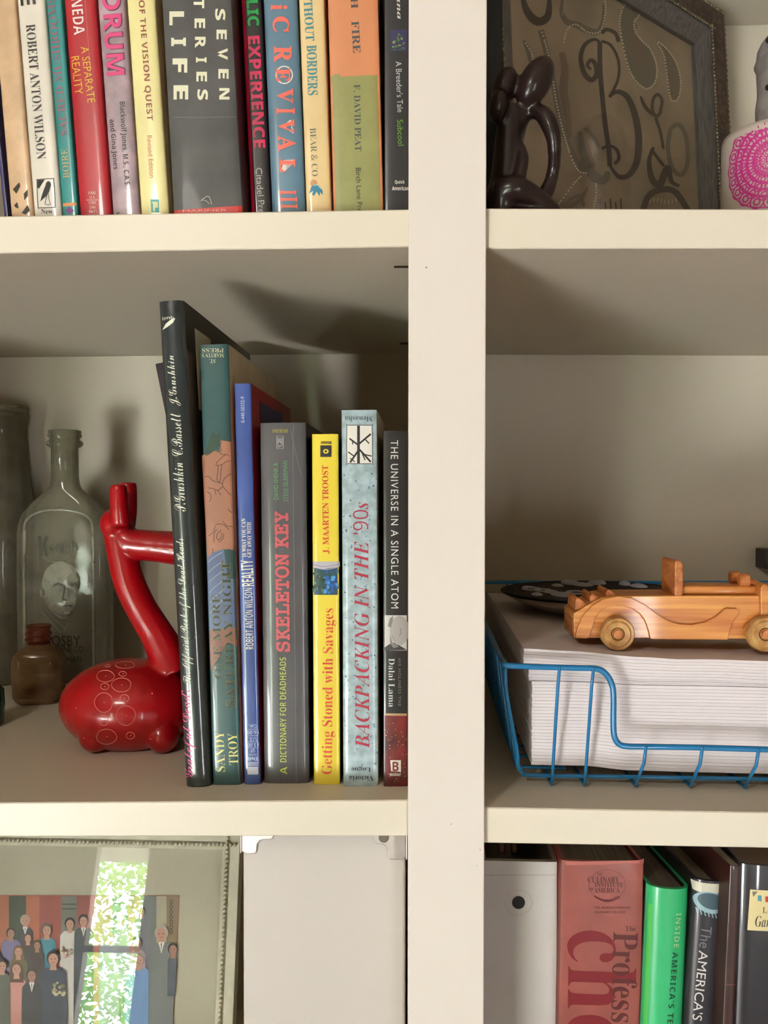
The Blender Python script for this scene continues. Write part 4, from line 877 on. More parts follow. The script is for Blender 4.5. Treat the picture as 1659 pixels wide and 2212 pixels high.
def person(x, y, r, hair, skin, cloth, w, bot, arms=None, suit=False, neck=True, long=False):
    PH.append(ps.poly([c3(x - w * .6, y + r * 1.5), c3(x + w * .6, y + r * 1.5), c3(x + w, y + r * 2.4), c3(x + w * 1.05, y + r * 6), c3(x + w * 1.1, bot), c3(x - w * 1.1, bot), c3(x - w * 1.05, y + r * 6), c3(x - w, y + r * 2.4)], M3(cloth)))
    PH.append(ps.disc(c3(x, y - r * .15), r * 1.15 / 2.963, r * 1.3 / 2.963, M3(hair), 16))
    if long: PH.append(ps.poly([c3(x - r * 1.2, y), c3(x + r * 1.2, y), c3(x + r * 1.4, y + r * 2.6), c3(x - r * 1.4, y + r * 2.6)], M3(hair)))
    PH.append(ps.poly([c3(x - r * .4, y + r * .6), c3(x + r * .4, y + r * .6), c3(x + r * .6, y + r * 1.9), c3(x - r * .6, y + r * 1.9)], M3(skin)))
    PH.append(ps.disc(c3(x, y + r * .12), r * .82 / 2.963, r * 1.05 / 2.963, M3(skin), 14))
    for e in (-1, 1): PH.append(ps.disc(c3(x + e * r * .33, y), r * .13 / 2.963, r * .09 / 2.963, M3((60, 40, 34)), 6))
    PH.append(ps.poly([c3(x - r * .3, y + r * .55), c3(x + r * .3, y + r * .55), c3(x, y + r * .68)], M3((150, 70, 60))))
    if suit: PH.append(ps.poly([c3(x - r * .5, y + r * 1.4), c3(x + r * .5, y + r * 1.4), c3(x, y + r * 3.4)], M3((225, 222, 212)))); PH.append(ps.poly([c3(x - r * .1, y + r * 1.6), c3(x + r * .1, y + r * 1.6), c3(x, y + r * 3.2)], M3((70, 70, 90))))
DK, BR = (44, 32, 26), (70, 46, 34)
S1, S2 = (190, 140, 116), (168, 120, 98)
for a in ((160, 620, 28, (170, 150, 130), S1, (48, 48, 46), 52, 1100, None, True), (775, 615, 26, (190, 180, 170), S1, (150, 150, 160), 50, 1100), (905, 560, 24, DK, S1, (120, 120, 130), 44, 1000),
          (70, 700, 27, DK, S2, (120, 112, 150), 62, 1000), (300, 680, 32, BR, S1, (52, 130, 150), 58, 1100), (448, 640, 30, DK, S1, (206, 200, 190), 62, 1300), (535, 620, 30, DK, S1, (48, 52, 60), 58, 1300, None, True),
          (180, 730, 24, BR, S1, (60, 56, 40), 38, 1100, None, False, True, True), (700, 715, 30, (150, 150, 150), S1, (150, 156, 165), 60, 1300), (880, 760, 30, DK, S2, (180, 150, 160), 50, 1300),
          (120, 815, 28, (110, 84, 44), S1, (96, 92, 50), 56, 1400, None, False, True, True), (240, 775, 24, BR, S2, (64, 44, 40), 44, 1300, None, False, True, True), (890, 870, 34, (150, 140, 130), S1, (110, 150, 200), 78, 1480),
          (1035, 700, 38, (175, 160, 145), S1, (118, 122, 120), 78, 1480, None, True), (1110, 800, 30, DK, S2, (70, 78, 86), 34, 1100), (-40, 760, 26, DK, S2, (60, 60, 70), 50, 1480), (-120, 800, 28, BR, S1, (170, 120, 110), 50, 1480),
          (110, 925, 33, (96, 62, 40), S1, (206, 140, 130), 58, 1480, None, False, True, True), (345, 860, 38, DK, S1, (46, 52, 72), 84, 1480), (208, 965, 32, DK, S2, (38, 36, 38), 62, 1480, None, True), (20, 905, 30, BR, S1, (86, 90, 70), 50, 1480)):
    person(*a)
for k in range(26): PH.append(ps.disc(c3(rn.uniform(345, 420), rn.uniform(1010, 1090)), rn.uniform(2, 5), rn.uniform(2, 4), M3(rn.choice([(200, 190, 150), (120, 120, 70), (170, 150, 110)])), 7))
for k in range(16): PH.append(ps.disc(c3(rn.uniform(395, 470), rn.uniform(790, 850)), rn.uniform(2, 4), rn.uniform(2, 4), M3(rn.choice([(220, 200, 180), (110, 120, 70), (190, 120, 110)])), 7))
# crop what runs past the print by dropping it below the bottom mat edge
ps.cuts = ()
def put_flat(s, name, items, y0, dy):          # paint layers in order
    b = MB(); ms = []
    for k, (vs, fs, m) in enumerate(items):
        if m not in ms: ms.append(m)
        b.add([(v.x, y0 - dy * k, v.y) for v in vs], fs, ms.index(m))
    me = bpy.data.meshes.new(name); me.from_pydata(b.v, [], b.f)
    for m in ms: me.materials.append(m)
    for p, i in zip(me.polygons, b.m): p.material_index = i
    o = bpy.data.objects.new(name, me); COL.objects.link(o); o.parent = s.root; return o
zmin_ = .03
PH = [([V((min(v.x, ps.loc(*c3(1143, 700)).x), max(v.y, zmin_))) for v in vs], fs, m) for vs, fs, m in PH]
put_flat(ps, 'printed_group', PH, .0006, .000012)

bx0, bx1 = at(525, 1900, .03).x, at(876, 1900, .03).x
zt_ = SH['ML_under']((bx0 + bx1) / 2) - .0035
box = thing('storage_box', 'plain white storage box with metal corners under the middle shelf', 'box', V((bx0, .03, BL)))
wbm = mat((208, 200, 192), .55, noise=.03, nscale=8)
hb = zt_ - BL
b = MB().box((0, 0, 0), (bx1 - bx0, .30, hb)); b.build('box_body', wbm, box, bevel=.0015)
bs = Surf(box, V((bx0, .03, BL)), V((1, 0, 0)), V((0, 0, 1)))
stl = mat((206, 196, 190), .38, metal=1, noise=.15, nscale=60, k=1.1)
def corner(pts, name='metal_corner', side=1):
    q = [bs.loc(*p) for p in pts]; b = MB().prism([(v.x, v.y) for v in q], -.0012, -.0001)
    xs = [v.x for v in q]; xe = min(xs) if side < 0 else max(xs); zl = min(v.y for v in q)
    b.box((xe - (.0010 if side < 0 else 0), -.0012, zl), (xe + (0 if side < 0 else .0010), .03, hb + .001)); return b.build(name, stl, box, bevel=.0004)
corner([(523, 1796), (592, 1796), (590, 1810), (584, 1812), (570, 1812), (562, 1815), (556, 1822), (555, 1838), (552, 1842), (535, 1843), (523, 1838)], side=-1)
corner([(808, 1796), (877, 1796), (877, 1850), (868, 1855), (843, 1855), (839, 1852), (838, 1832), (834, 1826), (826, 1822), (812, 1821), (808, 1818)])
q = bs.loc(829, 1806); MB().tube([(q.x, -.0026, q.y), (q.x, -.0005, q.y)], .0030, 20).build('rivet', mat((150, 146, 130), .3, metal=1), box, bevel=.0005)

# ---------------------------------------------------------------- upper right: carved figure, ornate picture, mug, candlestick
zs = SH['UR'](.15)
La, Ra = V((.036, .100, zs)), V((.270, .310, zs))
ux = (Ra - La).normalized(); ln_ = math.radians(3.5); nb = V((0, 0, 1)).cross(ux)
uz = (V((0, 0, 1)) * math.cos(ln_) + nb * math.sin(ln_)).normalized(); uy = uz.cross(ux); Wq = (Ra - La).length; Hq = .273
O = La + V((0, 0, .002))
of = thing('ornate_picture', 'dark carved angled frame around a brown paisley print with a curly letter B', 'picture frame',
           mtx=Matrix(((ux.x, uy.x, uz.x, O.x), (ux.y, uy.y, uz.y, O.y), (ux.z, uy.z, uz.z, O.z), (0, 0, 0, 1))))
os_ = Surf(of, O, ux, uz, lambda a, b: 0)
rope = mat((150, 138, 112), .35, metal=.6, noise=.5, nscale=500); dkw = mat((78, 62, 54), .4, noise=.5, nscale=220, bump=.6, bscale=500); gyw = mat((112, 108, 106), .35, noise=.35, nscale=240, metal=.3, stretch=(3, 3, .3))
ring_rail(Wq, Hq, 0, .006, .010, .012, .012).build('outer_moulding', dkw, of, bevel=.0008)
ring_rail(Wq, Hq, .006, .020, .014, .010, .012).build('carved_moulding', dkw, of, bevel=.0015)
ring_rail(Wq, Hq, .020, .038, .009, .003, .012).build('inner_moulding', gyw, of)
b = MB()
def beads(i, y, r, st, rx=1.0):
    for k in range(int(Hq / st)): b.ell((Wq - i, -y, st * (k + .5)), (r, r, r * 1.35), 7, 5); b.ell((i, -y, st * (k + .5)), (r, r, r * 1.35), 7, 5)
    for k in range(int(Wq / st)): b.ell((st * (k + .5), -y, Hq - i), (r * 1.35, r, r), 7, 5)
beads(.003, .011, .0017, .0046); beads(.021, .010, .0012, .0034)
o = b.build('rope_beading', rope, of, smooth=True); o['kind'] = 'stuff'
MB().box((.03, .002, .03), (Wq - .03, .004, Hq - .03)).build('backing_board', mat((90, 76, 62), .8), of)
MB().box((.037, .0012, .037), (Wq - .037, .0019, Hq - .037)).build('paisley_print', mat((184, 162, 136), .7, noise=.25, nscale=14), of)
MB().box((.036, -.0030, .036), (Wq - .036, -.0014, Hq - .036)).build('glass_pane', PANE, of)
def d(*P): return [(1040 + x / 2.68, y / 2.68) for x, y in P]
dkp, mdp, ltp, gyp = mat((88, 74, 68), .7), mat((140, 120, 104), .7), mat((238, 224, 200), .7), mat((134, 124, 108), .7)
os_.depth = lambda a, b: .0012
R = lambda P, w, m, **k: os_.ribbon(d(*P), tuple(x / 2.68 for x in w) if isinstance(w, tuple) else w / 2.68, m, **k)
def DT(P, r=6, st=13, m=None, closed=False): return os_.dots(d(*P), r / 2.68, st / 2.68, m or ltp, closed)
pa = [(830, 30), (805, 120), (822, 250), (860, 400), (910, 480), (965, 512), (1010, 470), (1018, 380), (985, 290), (930, 230), (895, 180), (890, 120), (915, 90), (905, 50), (870, 25)]
pb_ = [(1020, 240), (1060, 320), (1080, 450), (1100, 570), (1140, 572), (1158, 480), (1135, 370), (1080, 285)]
items = [os_.poly([(p.x, p.y) for p in catmull([(x, y, 0) for x, y in d(*pa)], 4, True)], gyp), os_.poly([(p.x, p.y) for p in catmull([(x, y, 0) for x, y in d(*[(870 + (x - 900) * .55 + 30, 260 + (y - 260) * .6) for x, y in pa])], 4, True)], mdp),
    os_.poly([(p.x, p.y) for p in catmull([(x, y, 0) for x, y in d(*pb_)], 4, True)], mdp),
    R([(480, -30), (470, 60), (500, 120), (560, 140), (620, 170), (680, 180), (710, 120), (715, 20)], (14, 40), gyp), R([(240, -40), (270, 60), (330, 120), (390, 90), (400, -20)], (20, 50), dkp), R([(470, 300), (490, 400), (480, 520), (500, 640), (515, 800)], (30, 50), mdp),
    R([(350, 170), (390, 330), (430, 520), (470, 720), (540, 900), (600, 990)], 34, gyp), R([(575, 760), (600, 900), (650, 1010), (715, 1040), (740, 990)], (24, 60), gyp), R([(600, 740), (640, 770), (690, 850)], (14, 26), gyp),
    R([(1100, 740), (1085, 850), (1110, 970), (1165, 1010), (1200, 930), (1190, 790), (1150, 720), (1100, 740)], 26, gyp), R([(940, 1215), (975, 1130), (1050, 1095), (1130, 1110), (1200, 1215)], 36, dkp), R([(600, 1190), (560, 1130), (480, 1190)], 18, gyp),
    R([(250, 230), (280, 300), (300, 400)], (10, 30), gyp), R([(420, 1150), (500, 1195), (580, 1150), (620, 1080)], (10, 26), mdp)]
bc = [([(700, 250), (660, 225), (605, 255), (580, 330), (600, 420), (640, 460), (672, 430), (665, 370), (640, 345), (618, 375), (640, 400)], (12, 30)), ([(690, 240), (692, 400), (705, 560), (722, 720), (742, 860), (748, 960)], 28), ([(700, 190), (730, 168), (780, 190), (800, 240)], 22),
      ([(700, 235), (755, 260), (798, 350), (795, 460), (745, 560)], 16), ([(745, 560), (790, 528), (850, 560), (895, 670), (915, 800), (905, 930), (860, 1010), (800, 1020), (750, 960)], (14, 40)), ([(700, 860), (745, 842), (790, 865), (800, 915), (775, 945)], 16),
      ([(1040, 640), (1050, 580), (1025, 545), (998, 575), (995, 640), (1020, 670), (1045, 640)], 18), ([(925, 555), (955, 620), (1010, 670)], (10, 22)), ([(1012, 680), (1040, 760), (1058, 860)], 16), ([(1000, 850), (975, 930), (990, 1030), (1035, 1070), (1065, 1000), (1085, 970), (1105, 1050), (1150, 1075)], (16, 40)), ([(985, 860), (1015, 900), (1060, 960)], 18)]
items += [R(P, w_, dkp) for P, w_ in bc]
items += [DT(pa, closed=True), DT(pb_ , closed=True), DT([(350, 170), (400, 350), (440, 600), (500, 840), (560, 980), (610, 1000)]), DT([(720, -20), (720, 80), (690, 180), (620, 185), (550, 140), (500, 170), (480, 250)]), DT([(665, 1050), (668, 1120), (650, 1215)]), DT([(490, -10), (475, 80)], 3), DT([(600, 800), (640, 900), (660, 960)], 3, 12, dkp), DT([(250, 235), (290, 300), (300, 340)]), DT([(590, 1010), (540, 1060), (450, 1180)]), DT([(510, 800), (480, 600), (470, 480)], 3, 14, dkp)]
items += [R([(975 + 22 * k, 1175 - 8 * math.sin(k)), (985 + 20 * k, 1150 - 6 * math.sin(k))], 5, ltp, smooth=0) for k in range(8)] + [R([(440 + 22 * k, 1200), (450 + 20 * k, 1165 - 8 * k)], 5, gyp, smooth=0) for k in range(8)] + [R([(690 + 30 * k, 1215), (686 + 30 * k, 1150 + (k % 2) * 20)], 7, dkp, smooth=0) for k in range(5)]
xi0, xi1, zi0, zi1 = .0372, Wq - .0372, .0372, Hq - .0372
items = [([V((min(max(v.x, xi0), xi1), min(max(v.y, zi0), zi1))) for v in vs], fs, m) for vs, fs, m in items]
put_flat(os_, 'paisley_artwork', items, .0011, .00002)

slab = V((.0335, .063, zs))
bb = thing('black_book', 'plain black book standing against the upright behind the carved figure', 'book', slab)
b = MB().box((0, 0, 0), (.0016, .03, .262)).box((.0124, 0, 0), (.014, .03, .262)).box((.0016, 0, 0), (.0124, .002, .262)); b.build('cover', mat((20, 22, 26), .5, noise=.2), bb, bevel=.0005)
MB().box((.0017, .0021, .002), (.0123, .028, .26)).build('pages', page_m, bb)

YS = .036; ks_ = (YS + D) / F; sroot = V((at(1110, 450, YS).x, YS, zs))
cf = thing('carved_figure', 'dark polished wood carving with rounded leaf shapes and a looped arm', 'figurine', sroot)
def sv(u, v, y=YS): return at(u, v, y) - sroot
def se(b, u, v, rx, ry, yy=YS, dy=.012, rot=0): b.ell(sv(u, v, yy), (rx * ks_, dy, ry * ks_), 20, 14, rot=Matrix.Rotation(math.radians(rot), 3, 'Y'))
b = MB()
se(b, 1156, 178, 34, 58, YS - .004, .010, 28); se(b, 1090, 190, 27, 42, YS, .012, 20); se(b, 1076, 230, 20, 34, YS - .008, .009, 10)
b.tube(catmull([sv(1150, 200), sv(1138, 232), sv(1122, 262), sv(1112, 300)], 4), [ks_ * 20] * 13, 14)
b.tube(catmull([sv(1105, 232), sv(1100, 300), sv(1096, 380), sv(1085, 440)], 4), [ks_ * (26 + 1.2 * i) for i in range(13)], 16)
b.tube(catmull([sv(1140, 238), sv(1172, 246, YS - .006), sv(1192, 282, YS - .008), sv(1198, 325, YS - .006), sv(1194, 375), sv(1180, 415), sv(1160, 440)], 4), [ks_ * r for r in [12, 14, 16, 17, 18, 19, 19, 19, 18, 17, 16, 15, 15, 14, 14, 14, 14, 14, 15, 16, 17, 18, 19, 20, 20]], 14)
b.tube(catmull([sv(1112, 300), sv(1130, 340, YS - .008), sv(1124, 385, YS - .01), sv(1134, 420, YS - .006), sv(1160, 446)], 4), [ks_ * 13] * 17, 12)
b.tube(catmull([sv(1080, 420, YS - .008), sv(1110, 408, YS - .012), sv(1145, 420, YS - .010), sv(1182, 448, YS - .006), sv(1205, 470, YS - .004)], 4), [ks_ * r for r in [30, 30, 29, 28, 27, 26, 25, 24, 23, 22, 22, 21, 20, 20, 19, 18, 18]], 14)
se(b, 1085, 440, 42, 50, YS, .016); b.ell((0, 0, .005), (.026, .017, .0055), 20, 8)
remesh(b.build('carving', mat((36, 24, 22), .3, noise=.3, nscale=25, coat=.15, spec=.3), cf), .0011, 8)
zmn = min(v.co.z for v in cf.children[0].data.vertices)
for v in cf.children[0].data.vertices:
    if v.co.z < .0005: v.co.z = .0005

YM = .13; km = (YM + D) / F; mc = at(1680, 400, YM); mr = 112 * km
ztop = at(1568, 300, YM).z - zs
mug = thing('mug', 'white mug printed with a magenta lace mandala, at the right edge of the shelf', 'mug', V((mc.x, YM, zs + .0003)))
pr = [(.0001, 0), (mr * .82, 0), (mr * .9, .003), (mr * .95, .010), (mr, .03), (mr, ztop - .004), (mr * .985, ztop), (mr - .0032, ztop), (mr - .0038, ztop - .004), (mr - .004, .012), (mr * .7, .006), (.0001, .006)]
MB().lathe(pr, seg=64).build('mug_body', mat((196, 184, 170), .3, coat=.4), mug, smooth=True)
MB().tube(catmull([(mr - .001, .004, .075), (mr + .016, .006, .076), (mr + .024, .008, .055), (mr + .016, .006, .030), (mr - .002, .004, .024)], 6), .0042, 12).build('handle', mat((196, 184, 170), .3, coat=.4), mug, smooth=True)
mg = mat((190, 48, 128), .45); b = MB()
mcx, mcz = -.004, ztop - .0262
def mugp(x, z):                                # wrap flat (x, z) round the mug, x = 0 faces the camera
    a = -math.pi / 2 - .38 + x / mr; return ((mr + .00025) * math.cos(a), (mr + .00025) * math.sin(a), z)
def mring(cx, cz, r0, r1, n=20, a0=0, a1=2 * math.pi):
    cx, cz = cx + mcx, cz + mcz; vs = []; fs = []
    for k in range(n + 1):
        a = a0 + (a1 - a0) * k / n
        for r in (r0, r1):
            z = cz + r * math.sin(a); vs.append(mugp(cx + r * math.cos(a), min(max(z, .001), ztop - .006)))
    for k in range(n): fs.append((2 * k, 2 * k + 1, 2 * k + 3, 2 * k + 2))
    b.add(vs, fs)
for R_, n_, r_ in ((.0275, 20, .0048), (.0225, 18, .0042), (.0178, 16, .0038), (.0132, 13, .0034), (.009, 10, .003), (.0048, 6, .0026)):
    for k in range(n_):
        a = 2 * math.pi * k / n_; cx, cz = R_ * math.cos(a), R_ * math.sin(a)
        mring(cx, cz, r_ * .80, r_, 14); mring(cx, cz, r_ * .30, r_ * .55, 8)
    mring(0, 0, R_ - r_ * .9, R_ - r_ * .55, 44)
for R_ in (.031, .0235, .016, .009): mring(0, 0, R_ - .0004, R_ + .0004, 40)
for k in range(36):
    a = 2 * math.pi * k / 36
    for r0, r1 in ((.009, .0125), (.017, .021), (.0225, .0245)):
        c_, s_ = math.cos(a), math.sin(a); q0, q1 = (mcx + r0 * c_, mcz + r0 * s_), (mcx + r1 * c_, mcz + r1 * s_); w_ = .00035
        b.add([mugp(q0[0] - s_ * w_, q0[1] + c_ * w_), mugp(q0[0] + s_ * w_, q0[1] - c_ * w_), mugp(q1[0] + s_ * w_, q1[1] - c_ * w_), mugp(q1[0] - s_ * w_, q1[1] + c_ * w_)], [(0, 1, 2, 3)])
b.build('mandala_print', mg, mug)

YC = .215; kc = (YC + D) / F; cc = at(1690, 300, YC)
cs = thing('candlestick', 'grey silver openwork candlestick behind the mug, cut by the right edge', 'candlestick', V((cc.x, YC, zs + .0003)))
sil = mat((196, 188, 184), .3, metal=.5, noise=.25, nscale=80)
zc = lambda v: at(1690, v, YC).z - cs.location.z
MB().lathe([(.0001, 0), (.024, 0), (.024, .003), (.012, .006), (52 * kc, .02), (52 * kc, zc(278)), (54 * kc, zc(232)), (50 * kc, zc(205)), (52 * kc, zc(150)), (57 * kc, zc(138)), (53 * kc, zc(126)), (51 * kc, zc(108)), (44 * kc, zc(92)), (34 * kc, zc(78)), (24 * kc, zc(66)), (.0001, zc(60))], seg=28).build('stem', sil, cs, smooth=True)
irn = mat((70, 56, 48), .3, metal=.5)
for y0, sg in ((105, 1), (170, -1), (205, 1)):
    MB().tube(catmull([V((-46 * kc * sg, -.013 - .004 * k, zc(y0))) if k == 0 else V(((-46 + 14 * k) * kc, -.0215 - .0005 * k, zc(y0 + 14 * k))) for k in range(5)], 4), [.0022 + .0016 * math.sin(i / 16 * math.pi) for i in range(17)], 8).build('leaf_scroll', irn, cs, smooth=True)

# ---------------------------------------------------------------- middle right: wire basket, paper, plate, toy car
shr = SH['MR']
B0, B1 = V((at(1120, 1660, .040).x, .040, 0)), .372
blue = mat((24, 120, 178), .3, noise=.08, nscale=40, coat=.3)
XBR = .40
bk_ = thing('wire_basket', 'bright blue coated wire letter basket holding stacks of paper', 'basket', V((B0.x, .04, shr(.06))))
br = bk_.location.copy()
yr = .028; zr = at(1090, 1437, yr).z
rim_px = [(1090, 1437), (1120, 1439), (1180, 1441), (1250, 1443), (1286, 1444), (1306, 1453), (1320, 1474), (1325, 1500), (1325, 1560), (1327, 1590), (1336, 1606), (1352, 1612), (1400, 1613), (1520, 1615), (1700, 1620)]
rim = [at(x, y, yr) for x, y in rim_px]; xe = rim[-1].x; zl = rim[-1].z
rl = rim[0]
path = [V((rl.x - .0015, .335, zr + .016)), V((rl.x - .001, .30, zr + .010)), V((rl.x - .0005, .2, zr + .003)), V((rl.x, .06, zr)), V((rl.x + .0003, .034, zr))] + rim + [V((xe + .05, yr, zl)), V((xe + .06, yr, zl + .004)), V((xe + .065, yr, zl + .02)), V((xe + .068, yr, zr - .006)), V((xe + .075, yr, zr)), V((XBR, yr, zr)), V((XBR + .004, .04, zr)), V((XBR + .005, .3, zr + .01)), V((XBR, .338, zr + .017)), V((.2, .338, zr + .017))]
MB().tube([p - br for p in catmull(path, 4, True)], .00175, 10, closed=True).build('rim', blue, bk_, smooth=True)
def rimz(x):
    for p, q in zip(rim[:-1], rim[1:]):
        if p.x <= x <= q.x and q.x > p.x + 1e-6: return p.z + (q.z - p.z) * (x - p.x) / (q.x - p.x)
    return zl
xs = [at(1208, 1442, yr).x, at(1281, 1443, yr).x] + [at(1394 + 121.5 * k, 1613, yr).x for k in range(5)]
wr = .00098
for x in xs:
    zf = shr(x) + .0012; xf = x - .0022
    P = [V((x, yr - .0015, rimz(x) + .001)), V((x - .0005, yr + .001, rimz(x) - .01)), V((xf, .0385, zf + .003)), V((xf, .0395, zf + .0006)), V((xf, .042, zf)), V((xf, .325, zf)), V((xf, .335, zf + .003)), V((x, .338, zr + .017))]
    MB().tube([p - br for p in P], wr, 7).build('upright_wire', blue, bk_, smooth=True)
for k in range(12):
    y = .052 + k * .0225; x0 = rl.x + .0004; x1 = B0.x
    P = [V((x0, y, zr + .001)), V((x0 + .001, y, zr - .01)), V((x1 - .001, y, shr(x1) + .012)), V((x1 + .003, y, shr(x1) + .0075)), V((x1 + .03, y, shr(x1 + .03) + .0075))]
    MB().tube([p - br for p in P], wr, 6).build('side_wire', blue, bk_, smooth=True)
P = [V((rl.x + .0006, .032, zr - .001)), V((rl.x + .002, .034, zr - .02)), V((B0.x - .0012, .040, shr(.06) + .022)), V((B0.x - .0002, .042, shr(.06) + .012)), V((B0.x + .003, .0435, shr(.06) + .0068)), V((B0.x + .009, .044, shr(.06) + .0052)), V((.12, .044, shr(.12) + .0052)), V((.25, .044, shr(.25) + .0052)), V((XBR, .044, shr(XBR) + .0052))]
MB().tube([p - br for p in catmull(P, 4)], .00125, 8).build('corner_wire', blue, bk_, smooth=True)
MB().tube([V((B0.x - .0005, .05, shr(.06) + .0105)) - br, V((B0.x - .0005, .335, shr(.06) + .0105)) - br], .0011, 7).build('base_wire', blue, bk_, smooth=True)
MB().tube([V((B0.x, .19, shr(.06) + .0062)) - br, V((XBR, .19, shr(XBR) + .0062)) - br], .0011, 7).build('base_wire', blue, bk_, smooth=True)

pap = mat((220, 212, 214), .75, noise=.06, nscale=420, stretch=(.01, .01, 1), k=1.15)
def sheaf(name, label, x0, x1, y0, y1, zb, zt, lay, seed, grp):
    r = random.Random(seed); zs_ = zb(x0); o_ = V((x0, y0, zs_)); t = thing(name, label, 'paper', o_, grp)
    nx, ny = 40, 3; b = MB()
    for L in range(lay):
        jx, jy = r.uniform(-.00018, .00018), r.uniform(-.00012, .00012); vs = []
        X0, Y0, X1 = x0 + jx, y0 + jy, x1
        for j in range(2):
            for yy in (Y0, y1):
                for k in range(nx + 1):
                    x = X0 + (X1 - X0) * k / nx; q = (L + j) / lay; vs.append(V((x, yy, zb(x) * (1 - q) + zt(x) * q - (.00012 if j else 0))) - o_)
        n = nx + 1; fs = []
        for k in range(nx):
            fs += [(k, k + 1, n * 2 + k + 1, n * 2 + k), (n + k + 1, n + k, n * 3 + k, n * 3 + k + 1), (k + 1, k, n + k, n + k + 1), (n * 2 + k, n * 2 + k + 1, n * 3 + k + 1, n * 3 + k)]
        fs += [(0, n * 2, n * 3, n), (nx, n + nx, n * 3 + nx, n * 2 + nx)]
        b.add(vs, fs)
    b.build('paper_sheets', pap, t); return t
def interp(P):
    P = [(at(x, y, .046).x, at(x, y, .046).z) for x, y in P]
    def f(x):
        if x <= P[0][0]: return P[0][1]
        for a, c in zip(P[:-1], P[1:]):
            if x <= c[0]:
                q = (x - a[0]) / (c[0] - a[0]); q = q * q * (3 - 2 * q); return a[1] + (c[1] - a[1]) * q
        return P[-1][1]
    return f
z_b = interp([(1150, 1652), (1260, 1654), (1360, 1664), (1500, 1668), (1660, 1672)])
z_b0 = z_b; z_b = lambda x: max(z_b0(x), shr(x) + .0078)
z_m = interp([(1148, 1471), (1260, 1473), (1380, 1480), (1520, 1482), (1660, 1485)])
z_m2 = interp([(1134, 1442), (1250, 1450), (1380, 1464), (1520, 1466), (1660, 1472)])
z_t = interp([(1132, 1397), (1220, 1402), (1380, 1415), (1460, 1420), (1520, 1420), (1660, 1424)])
X1s = .385
sheaf('paper_stack', 'tall lower block of white paper filling the blue basket', at(1149, 1500, .046).x, X1s, .046, .325, z_b, z_m, 26, 1, 'stacks of white paper in the basket')
sheaf('paper_stack', 'thin middle sheaf of paper set back between the two larger stacks', at(1142, 1470, .046).x, X1s, .0468, .322, lambda x: z_m(x) + .0001, lambda x: z_m2(x) + .0001, 4, 2, 'stacks of white paper in the basket')
sheaf('paper_stack', 'topmost wavy sheaf of paper, overhanging at the front, under the toy car', at(1131, 1420, .041).x, X1s, .0405, .33, lambda x: z_m2(x) + .0003, z_t, 7, 3, 'stacks of white paper in the basket')

YP = .218; kp = (YP + D) / F; pc = at(1292, 1276, YP); Rp = 207 * kp; zbase = z_t(pc.x - .05) + .0004
hp = pc.z - zbase
pl = thing('plate', 'shallow black plate with pale grey bone shapes, on the paper behind the toy car', 'plate', V((pc.x, YP, zbase)))
pr_o = [(.0001, 0), (Rp * .55, 0), (Rp * .62, .0015), (Rp * .82, hp * .45), (Rp * .985, hp - .0020)]
MB().lathe(pr_o + [(Rp * .95, hp - .0030), (.0001, hp - .0060)], seg=64).build('underside', mat((168, 160, 148), .4, coat=.3), pl, smooth=True)
MB().lathe([(Rp * .982, hp - .0010), (Rp, hp - .0006), (Rp, hp), (Rp * .985, hp + .0004), (Rp * .94, hp - .0016), (Rp * .70, hp - .0036), (.0001, hp - .0044)], seg=64).build('plate_well', mat((34, 31, 31), .65, spec=.2), pl, smooth=True)
bone = mat((190, 192, 204), .5)
def wellz(r):
    return hp - .0016 - .0024 * max(0, min(1, (.94 - r / Rp) / .24))
for x, y, w_, kind in ((1148, 1278, 13, 1), (1172, 1281, 12, 1), (1190, 1284, 15, 0), (1204, 1270, 12, 0), (1228, 1264, 16, 0), (1258, 1268, 20, 0), (1284, 1266, 12, 0), (1300, 1258, 9, 0), (1216, 1290, 22, 0), (1245, 1286, 14, 1), (1380, 1272, 14, 0), (1160, 1290, 10, 0), (1350, 1268, 10, 0)):
    p = at(x, y, YP); dd = ray(x, y); q = CAM + dd * ((zbase + hp - .003 - CAM.z) / dd.z) - pl.location
    rr_ = math.hypot(q.x, q.y)
    if rr_ > Rp * .86: q.x *= Rp * .86 / rr_; q.y *= Rp * .86 / rr_; rr_ = Rp * .86
    zz = wellz(rr_) + .0016; w2_ = w_ * kp * 1.35
    if kind: MB().tube([(q.x + w2_ * math.cos(a), q.y + w2_ * 1.5 * math.sin(a), wellz(math.hypot(q.x + w2_ * math.cos(a), q.y + w2_ * 1.5 * math.sin(a))) + .0024) for a in [k * math.pi / 8 for k in range(16)]], .0018, 6, closed=True).build('bone_shape', bone, pl, smooth=True)
    else: MB().ell((q.x, q.y, zz), (w2_, w2_ * 1.8, .0030), 14, 8).build('bone_shape', bone, pl, smooth=True)

YB = .060
wd_a = mat((228, 162, 84), .42, nscale=30, stretch=(.35, 3, 11), coat=.2, k=1.0, col2=(186, 108, 50)); wd_b = mat((226, 158, 80), .42, nscale=26, stretch=(.35, 3, 10), coat=.2, k=1.0, col2=(190, 112, 50)); wd_c = mat((206, 164, 104), .5, nscale=30, stretch=(4, 4, 2), col2=(172, 122, 70)); wd_e = mat((206, 134, 72), .45, nscale=26, stretch=(7, 2, 9), col2=(158, 84, 40))
wc = at(1331, 1367, YB); wz = z_t(wc.x) + .0004
co = V((wc.x, YB, at(1331, 1403, YB).z)); co.z = wz
car = thing('toy_car', 'honey coloured wooden toy roadster with plain disc wheels, parked on the paper', 'toy car', co)
off_z = wz - at(1331, 1403, YB).z
def c6b(x, y): return (1170 + x / 3.392, 1200 + y / 3.392)
def cp_(x, y):
    p = at(*c6b(x, y), YB) - co; return (p.x, p.z + off_z)
DEP = .038
